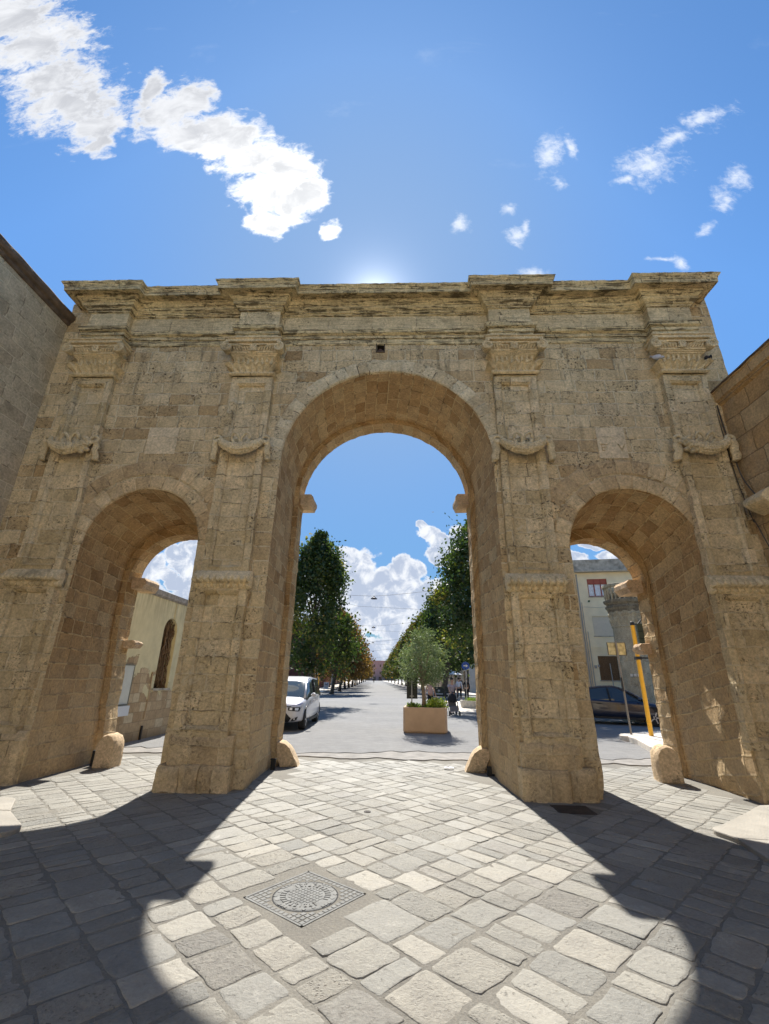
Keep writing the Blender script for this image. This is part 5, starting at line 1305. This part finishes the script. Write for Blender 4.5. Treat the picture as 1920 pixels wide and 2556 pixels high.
# ================================================================== CARS
TYRE = simple('tyre', (.02, .02, .02), .8); RIM = simple('alloy', (.45, .45, .47), .35, .6); LENS = simple('lamp_lens', (.65, .67, .70), .15, spec=.9); PLATE = simple('plate', (.7, .7, .68), .5)
def paint(name, c, ms=0):
    m, t, b = mat(name, c, .32, ms, .5); b.inputs['Coat Weight'].default_value = .8; b.inputs['Coat Roughness'].default_value = .06; return m
CGL = mat('car_glass', (.03, .04, .045), .05, 0, .9)[0]
def car(name, loc, rz, L, W, H, wb, pm, label, mpv):
    root = thing(name, (loc[0], loc[1], .02), rz, label=label, cat='car'); hl = L/2; hw = W/2
    fb = hl-.42; fx = wb/2; belt = .95 if mpv else .90
    # body stations: x, underside, shoulder height, half width, nose drop
    if mpv: ST = [(-hl, .55, .95, .70), (-hl+.06, .34, 1.0, .84), (-hl+.35, .26, 1.02, .93), (-fx, .22, 1.03, .98), (-.4, .20, 1.0, 1), (.5, .20, .98, 1), (.95, .20, .97, .99), (1.35, .21, .93, .97), (hl-.45, .22, .86, .93), (hl-.18, .23, .78, .85), (hl-.05, .26, .70, .74), (hl, .38, .60, .62)]
    else: ST = [(-hl, .50, .88, .72), (-hl+.06, .32, .95, .86), (-hl+.35, .25, .98, .94), (-fx, .21, .97, .98), (-.4, .19, .93, 1), (.4, .19, .90, 1), (.85, .19, .88, .99), (1.2, .20, .83, .96), (hl-.4, .21, .76, .92), (hl-.16, .22, .68, .84), (hl-.04, .25, .60, .74), (hl, .34, .52, .62)]
    m = MB(); rows = []
    for x, zb, zs, k in ST:
        w_ = hw*k; r_ = [(x, -w_*.9, zb), (x, -w_, zb+.10), (x, -w_*1.0, lerp(zb, zs, .5)), (x, -w_*.985, zs-.10), (x, -w_*.93, zs-.01), (x, -w_*.80, zs+.02), (x, -w_*.4, zs+.05)]
        rows.append(r_+[(x, -b_, c) for a, b_, c in r_[::-1]])
    m.grid(rows, closed=True); m.add(rows[0], [tuple(range(14))]); m.add(rows[-1], [tuple(range(13, -1, -1))])
    bd_ = m.build('body', pm, root, smooth=True, fixn=True)
    mod = bd_.modifiers.new('s', 'SUBSURF'); mod.levels = mod.render_levels = 1
    # greenhouse
    if mpv: CS = [(-hl+.10, .98, .86), (-hl+.22, H-.30, .80), (-hl+.50, H-.06, .77), (-.6, H, .76), (.15, H-.03, .75), (.60, H-.16, .76), (1.42, .93, .84)]
    else: CS = [(-hl+.12, .93, .86), (-hl+.55, H-.16, .76), (-.55, H-.02, .73), (-.1, H, .72), (.15, H-.06, .72), (1.05, .88, .82)]
    m = MB(); rows = []
    for x, zt, k in CS:
        b0 = (1.0 if mpv else .91); b0 = min(b0, zt); w_ = hw*k; wb_ = hw*.93; z1 = lerp(b0, zt, .88)
        r_ = [(x, -wb_, b0-.06), (x, -lerp(wb_, w_, .9), z1), (x, -w_*.92, zt-.012), (x, -w_*.45, zt+.006)]
        rows.append(r_+[(x, -b_, c) for a, b_, c in r_[::-1]])
    n_ = 8; base = len(m.v); m.v += [q for r_ in rows for q in r_]
    for i in range(len(rows)-1):
        for j in range(7):
            top = j in (1, 2, 3, 4, 5) and (rows[i][3][2] > H-.2 and rows[i+1][3][2] > H-.32) and (i > 0)
            m.f.append([base+i*8+j, base+i*8+j+1, base+(i+1)*8+j+1, base+(i+1)*8+j]); m.uv.append(None); m.mi.append(1 if top else 0)
    cb = m.build('cabin', [CGL, pm], root, smooth=True)
    # pillars
    for s_ in (-1, 1):
        m = MB(); last, pre = CS[-1], CS[-2]
        m.tube([(last[0]+.0, s_*hw*.84, belt-.02), ((last[0]+pre[0])/2, s_*hw*.79, (belt+pre[1])/2), (pre[0], s_*hw*.715, pre[1]-.03), (CS[-3][0], s_*hw*.70, CS[-3][1]-.03), (CS[2][0], s_*hw*.72, CS[2][1]-.03), (CS[1][0], s_*hw*.76, CS[1][1]-.03), (CS[0][0]+.05, s_*hw*.84, 1.0)], .038, 6)
        m.build('pillar', pm, root, smooth=True)
        m = MB(); m.tube([(-.25, s_*hw*.945, belt), (-.30, s_*hw*.80, H-.1)], .035, 6); m.build('door_post', blk_, root)
        # mirror, door lines, handles
        m = MB(); m.ball((.98 if mpv else .78, s_*(hw+.08), belt+.07), (.06, .10, .065), 10, 7); m.build('mirror', pm, root, smooth=True)
        m = MB(); 
        for xx in (-.78, .12): m.box(xx, xx+.2, s_*hw*1.0-.012*(s_ > 0), s_*hw*1.0+.02*s_ if s_ > 0 else -hw*1.0+.012, belt-.14, belt-.11)
        m.build('door_handle', pm if mpv else blk_, root)
        m = MB(); 
        for xx in (-.95, -.27, .95): m.box(xx, xx+.014, s_*hw*.975-.004, s_*hw*.975+.004, .34, belt-.10)
        m.box(-fx+.35, fx-.35, s_*hw*.992-.006, s_*hw*.992+.006, .22, .30); m.build('trim', blk_, root)
        for sx, xx in ((1, fx), (-1, -fx)):
            whl = MB(); Mw = Matrix.Translation((xx, s_*(hw-.155), .315)) @ Matrix.Rotation(R(90)*s_*-1, 4, 'X')
            whl.lathe((0, 0, 0), [(.20, -.10), (.29, -.11), (.315, -.07), (.315, .07), (.29, .105), (.215, .11)], 24); whl.move(Mw); wh_ = whl.build('wheel', TYRE, root, smooth=False)
            m = MB(); m.lathe((0, 0, 0), [(.215, .105), (.20, .085), (.05, .075), (.045, .10)], 20)
            for q in range(5):
                Mx_ = Matrix.Rotation(q*2*math.pi/5, 4, 'Z'); m.box(.03, .205, -.022, .022, .08, .112, M=Mx_)
            m.move(Mw); m.build('rim', RIM, wh_)
            m = MB(); pts = [(xx+.375*math.cos(a), s_*(hw*.935), .315+.375*math.sin(a)) for a in [math.pi*q/14 for q in range(15)]]
            m.tube(pts, .03, 6); m.add([(xx, s_*(hw*.95), .25)]+[(q[0], s_*(hw*.95), q[2]) for q in pts], [(0, i+1, i+2) if s_ < 0 else (0, i+2, i+1) for i in range(14)])
            m.build('wheel_arch', blk_, root)
    # front details laid onto the curved nose
    from mathutils.bvhtree import BVHTree
    dg_ = bpy.context.evaluated_depsgraph_get(); dg_.update(); bv = BVHTree.FromObject(bd_, dg_)
    def hit(y, z):
        h_ = bv.ray_cast(Vector((4, y, z)), Vector((-1, 0, 0)))[0]
        return h_.x if h_ is not None else hl-.5
    def patch(name_, quads, m_, par, off=.008, n=7):
        m = MB()
        for a, b_, c_, d_ in quads:
            rows = []
            for i_ in range(n+1):
                r_ = []
                for j_ in range(n+1):
                    u, v_ = i_/n, j_/n; y = lerp(lerp(a[0], b_[0], u), lerp(d_[0], c_[0], u), v_); z = lerp(lerp(a[1], b_[1], u), lerp(d_[1], c_[1], u), v_)
                    r_.append((hit(y, z)+off, y, z))
                rows.append(r_)
            m.grid(rows)
        return m.build(name_, m_, par, smooth=True)
    for s_ in (-1, 1):
        if mpv:
            h1 = patch('headlight', [((s_*.42, .60), (s_*.74, .57), (s_*.78, .70), (s_*.40, .69))], blk_, root)
            patch('lens', [((s_*.46, .62), (s_*.54, .61), (s_*.54, .68), (s_*.46, .68))], LENS, h1, .012, 3); patch('lens', [((s_*.62, .605), (s_*.71, .60), (s_*.72, .67), (s_*.62, .675))], LENS, h1, .012, 3)
            patch('running_light', [((s_*.46, .735), (s_*.80, .765), (s_*.84, .82), (s_*.56, .765))], simple('drl', (.08, .08, .20), .3) if 'drl' not in MAT else MAT['drl'], root)
            f1_ = patch('fog_lamp', [((s_*.50, .28), (s_*.68, .33), (s_*.72, .43), (s_*.56, .37))], blk_, root); patch('lens', [((s_*.59, .335), (s_*.64, .345), (s_*.64, .385), (s_*.59, .375))], LENS, f1_, .014, 2)
        else: patch('headlight', [((s_*.48, .58), (s_*.74, .62), (s_*.78, .72), (s_*.52, .66))], LENS, root)
    patch('grille', [((-.42, .25), (.42, .25), (.52, .38), (-.52, .38)), ((-.52, .38), (.52, .38), (.36, .53), (-.36, .53))], blk_, root)
    patch('number_plate', [((-.26, .36), (.26, .36), (.26, .46), (-.26, .46))], PLATE, root, .02, 3)
    if mpv: patch('chrome_bar', [((-.50, .705), (.50, .705), (.50, .725), (-.50, .725))], blk_, root, .01)
    return root
WP = paint('white_paint', (.52, .52, .55)); DP = paint('dark_blue_paint', (.008, .012, .032), .2)
car('white_car', (-3.55, 9.55), R(-90+2), 4.42, 1.84, 1.60, 2.85, WP, 'white people carrier stopped facing the gate, half hidden by the left pier', True)
car('dark_car', (9.45, 12.95), R(-20), 4.0, 1.74, 1.46, 2.50, DP, 'dark blue hatchback seen from the side through the right arch', False)

# ================================================================== PEOPLE
def skin(name, V, E, rad, m, parent, sub=1):
    me = bpy.data.meshes.new(name); me.from_pydata(V, E, []); me.materials.append(m); o = bpy.data.objects.new(name, me); col.objects.link(o); o.parent = parent
    bpy.context.view_layer.objects.active = o
    sm = o.modifiers.new('skin', 'SKIN'); sm.use_smooth_shade = True
    if not me.skin_vertices: me.skin_vertices.new(name='')
    for v_, r_ in zip(me.skin_vertices[0].data, rad):
        v_.radius = r_ if hasattr(r_, '__len__') else (r_, r_); v_.use_root = False
    me.skin_vertices[0].data[0].use_root = True
    ss = o.modifiers.new('sub', 'SUBSURF'); ss.levels = ss.render_levels = sub; return o
SK = simple('skin_tone', (.50, .30, .21), .6, var=.05); HR = simple('dark_hair', (.03, .02, .015), .6)
def person(x, y, rz, h, shirt, trousers, label, step=.25, arms=((.0, .05, .0), (.0, .05, .0)), lean=0, sleeves=.5, z0=0):
    P = thing('person', (x, y, z0), rz, label=label, cat='person', group='people walking beyond the gate'); s_ = h/1.75
    def q(*p): return tuple(c*s_ for c in p)
    hip = (0, 0, .93); ch_ = (0, -lean*.6, 1.28); nk = (0, -lean, 1.48); hd = (0, -lean-.02, 1.64)
    V = [q(*hip), q(0, -lean*.3, 1.10), q(*ch_), q(*nk), q(0, -lean-.01, 1.545), q(*hd), q(0, -lean-.01, 1.70)]
    rad = [(.15*s_, .10*s_), (.135*s_, .095*s_), (.165*s_, .11*s_), (.055*s_, .055*s_), (.05*s_, .05*s_), (.078*s_, .092*s_), (.06*s_, .07*s_)]
    E = [(0, 1), (1, 2), (2, 3), (3, 4), (4, 5), (5, 6)]
    V.append(q(0, -lean-.125, 1.625)); rad.append(.012*s_); E.append((5, 7))
    legs = []
    for sx, st in ((-1, step), (1, -step)):
        b0 = len(V); V += [q(sx*.09, 0, .86), q(sx*.10, -st*.55-.02, .48), q(sx*.10, -st*.8+(.05 if st < 0 else 0), .09), q(sx*.10, -st*.8-.14+(.05 if st < 0 else 0), .035)]
        rad += [.085*s_, .055*s_, .038*s_, .032*s_]; E += [(0, b0), (b0, b0+1), (b0+1, b0+2), (b0+2, b0+3)]; legs.append(b0)
    armi = []
    for sx, hand in ((-1, arms[0]), (1, arms[1])):
        b0 = len(V); sh = (sx*.185, -lean*.85, 1.40); hx = (sx*.24+hand[0], -lean*.5-.05-hand[1], .82+hand[2]); el = ((sh[0]+hx[0])/2+sx*.03, (sh[1]+hx[1])/2+.05, (sh[2]+hx[2])/2-.02)
        V += [q(*sh), q(*el), q(*hx)]; rad += [.05*s_, .038*s_, .026*s_]; E += [(2, b0), (b0, b0+1), (b0+1, b0+2)]; armi.append((b0, sh, el, hx))
        dv = (Vector(hx)-Vector(el)).normalized(); pm_ = Vector(hx)+dv*.075; pi_ = len(V); V.append(q(*pm_)); rad.append((.034*s_, .016*s_)); E.append((b0+2, pi_))
        for k in range(5):
            o_ = (k-1.5)*.018; ln = (.07, .08, .075, .06, .05)[k]
            st_ = pm_+Vector((0, o_, 0))+dv*.01
            if k == 4: st_ = Vector(hx)+dv*.03+Vector((0, -.035, 0))
            en = st_+dv*ln+Vector((-sx*.015, 0, 0)); i0 = len(V); V += [q(*st_), q(*en)]; rad += [.009*s_, .007*s_]; E += [(pi_ if k < 4 else b0+2, i0), (i0, i0+1)]
    skin('body', V, E, rad, SK, P)
    # shirt and trousers follow the same skeleton, slightly larger
    V2 = [V[0], V[1], V[2], q(0, -lean*.95, 1.43)]; r2 = [(.165*s_, .12*s_), (.15*s_, .115*s_), (.18*s_, .125*s_), (.075*s_, .07*s_)]; E2 = [(0, 1), (1, 2), (2, 3)]
    for b0, sh, el, hx in armi:
        k = len(V2); e2 = tuple(lerp(a, b_, sleeves*1.2) for a, b_ in zip(sh, el)) if sleeves <= .8 else el; V2 += [q(*sh), q(*e2)]; r2 += [.068*s_, .056*s_]; E2 += [(2, k), (k, k+1)]
        if sleeves > .8: V2.append(q(*[lerp(a, b_, .9) for a, b_ in zip(el, hx)])); r2.append(.04*s_); E2.append((k+1, k+2))
    skin('shirt', V2, E2, r2, shirt, P)
    V3 = [q(0, 0, .97)]; r3 = [(.162*s_, .118*s_)]; E3 = []
    for b0 in legs:
        k = len(V3); V3 += [V[b0], V[b0+1], tuple(lerp(a, b_, .9) for a, b_ in zip(V[b0+1], V[b0+2]))]; r3 += [.105*s_, .078*s_, .062*s_]; E3 += [(0, k), (k, k+1), (k+1, k+2)]
    skin('trousers', V3, E3, r3, trousers, P)
    for b0 in legs:
        m = MB(); a = Vector(V[b0+2]); m.ball((a.x, a.y-.06, .045), (.045, .13, .045), 10, 6); m.build('shoe', blk_, P, smooth=True)
    m = MB(); m.ball(q(0, -lean+.012, 1.675), (.088*s_, .098*s_, .095*s_), 12, 8); m.build('hair', HR, P, smooth=True)
    for sx in (-1, 1):
        m = MB(); m.ball(q(sx*.032, -lean-.098, 1.645), .009*s_, 6, 4); m.build('eye', blk_, P)
        m = MB(); m.ball(q(sx*.083, -lean-.02, 1.635), (.012*s_, .02*s_, .032*s_), 6, 4); m.build('ear', SK, P)
    m = MB(); m.ball(q(0, -lean-.10, 1.585), (.028*s_, .010, .007), 8, 4); m.build('mouth', simple('lips', (.35, .12, .10), .6) if 'lips' not in MAT else MAT['lips'], P)
    return P
c1 = simple('pink_cloth', (.50, .33, .30), .9, var=.05); c2 = simple('lilac_cloth', (.38, .33, .36), .9, var=.05); c3 = simple('black_cloth', (.015, .015, .018), .9); c4 = simple('white_cloth', (.62, .64, .70), .9, var=.05); c5 = simple('grey_cloth', (.16, .15, .15), .9)
person(1.98, 17.3, R(25), 1.62, c1, c3, 'person in a sleeveless pink top and black trousers behind the planter', step=.2, arms=((-.05, .0, 0), (.06, .05, .02)), sleeves=.15)
person(2.98, 16.4, R(8), 1.68, c2, c5, 'person in a pale short-sleeved shirt leaning forward and pushing a pushchair', step=.22, arms=((.10, .42, .20), (-.10, .42, .20)), lean=.14)
person(8.0, 52, R(180), 1.75, c3, c3, 'person dressed all in black far off by the pale pilasters', step=.1, sleeves=1, z0=.13)
person(5.55, 34, R(160), 1.78, c4, c3, 'person in a white shirt and black trousers behind the blue sign pole', step=.25, sleeves=1)
person(6.05, 33, R(170), 1.75, c3, c3, 'person in dark clothes at the edge of the right pier', step=.2, sleeves=1)
person(-8.9, 165, R(170), 1.78, c3, c3, 'tiny dark figure walking in the middle of the avenue far away', step=.3, sleeves=1)
# pushchair
PU = thing('pushchair', (2.93, 15.65, 0), R(8), label='black pushchair with a hood pushed towards the gate', cat='pushchair')
m = MB()
for sx in (-1, 1):
    m.tube([(sx*.24, .42, 1.02), (sx*.25, .15, .62), (sx*.24, -.35, .12)], .016, 6); m.tube([(sx*.24, .30, .10), (sx*.25, -.02, .60)], .014, 6); m.tube([(sx*.22, .05, .42), (sx*.22, -.28, .40)], .014, 6)
m.tube([(-.24, .42, 1.02), (.24, .42, 1.02)], .02, 8); m.build('frame', blk_, PU)
m = MB(); rows = []
for i in range(9):
    a = R(-15+i*17); rows.append([(.23*math.cos(b_)*1.0, .08-.30*math.cos(a)*math.sin(b_), .62+.32*math.sin(a)*math.sin(b_)+.05) for b_ in [math.pi*k/10 for k in range(11)]])
m.grid(rows); m.build('hood', c3, PU, smooth=True)
m = MB(); m.grid([[(x_, y_, z_) for x_ in (-.2, -.1, .1, .2)] for y_, z_ in ((.14, .85), (.10, .5), (.02, .40), (-.22, .42), (-.26, .40), (-.30, .22), (-.42, .20))]); m.build('seat', c5, PU)
for sx in (-.24, .24):
    for yy in (-.35, .30):
        m = MB(); m.lathe((0, 0, 0), [(.10, -.02), (.115, 0), (.10, .02)], 14); m.move(Matrix.Translation((sx, yy, .115)) @ Matrix.Rotation(R(90), 4, 'Y')); m.build('wheel', TYRE, PU)
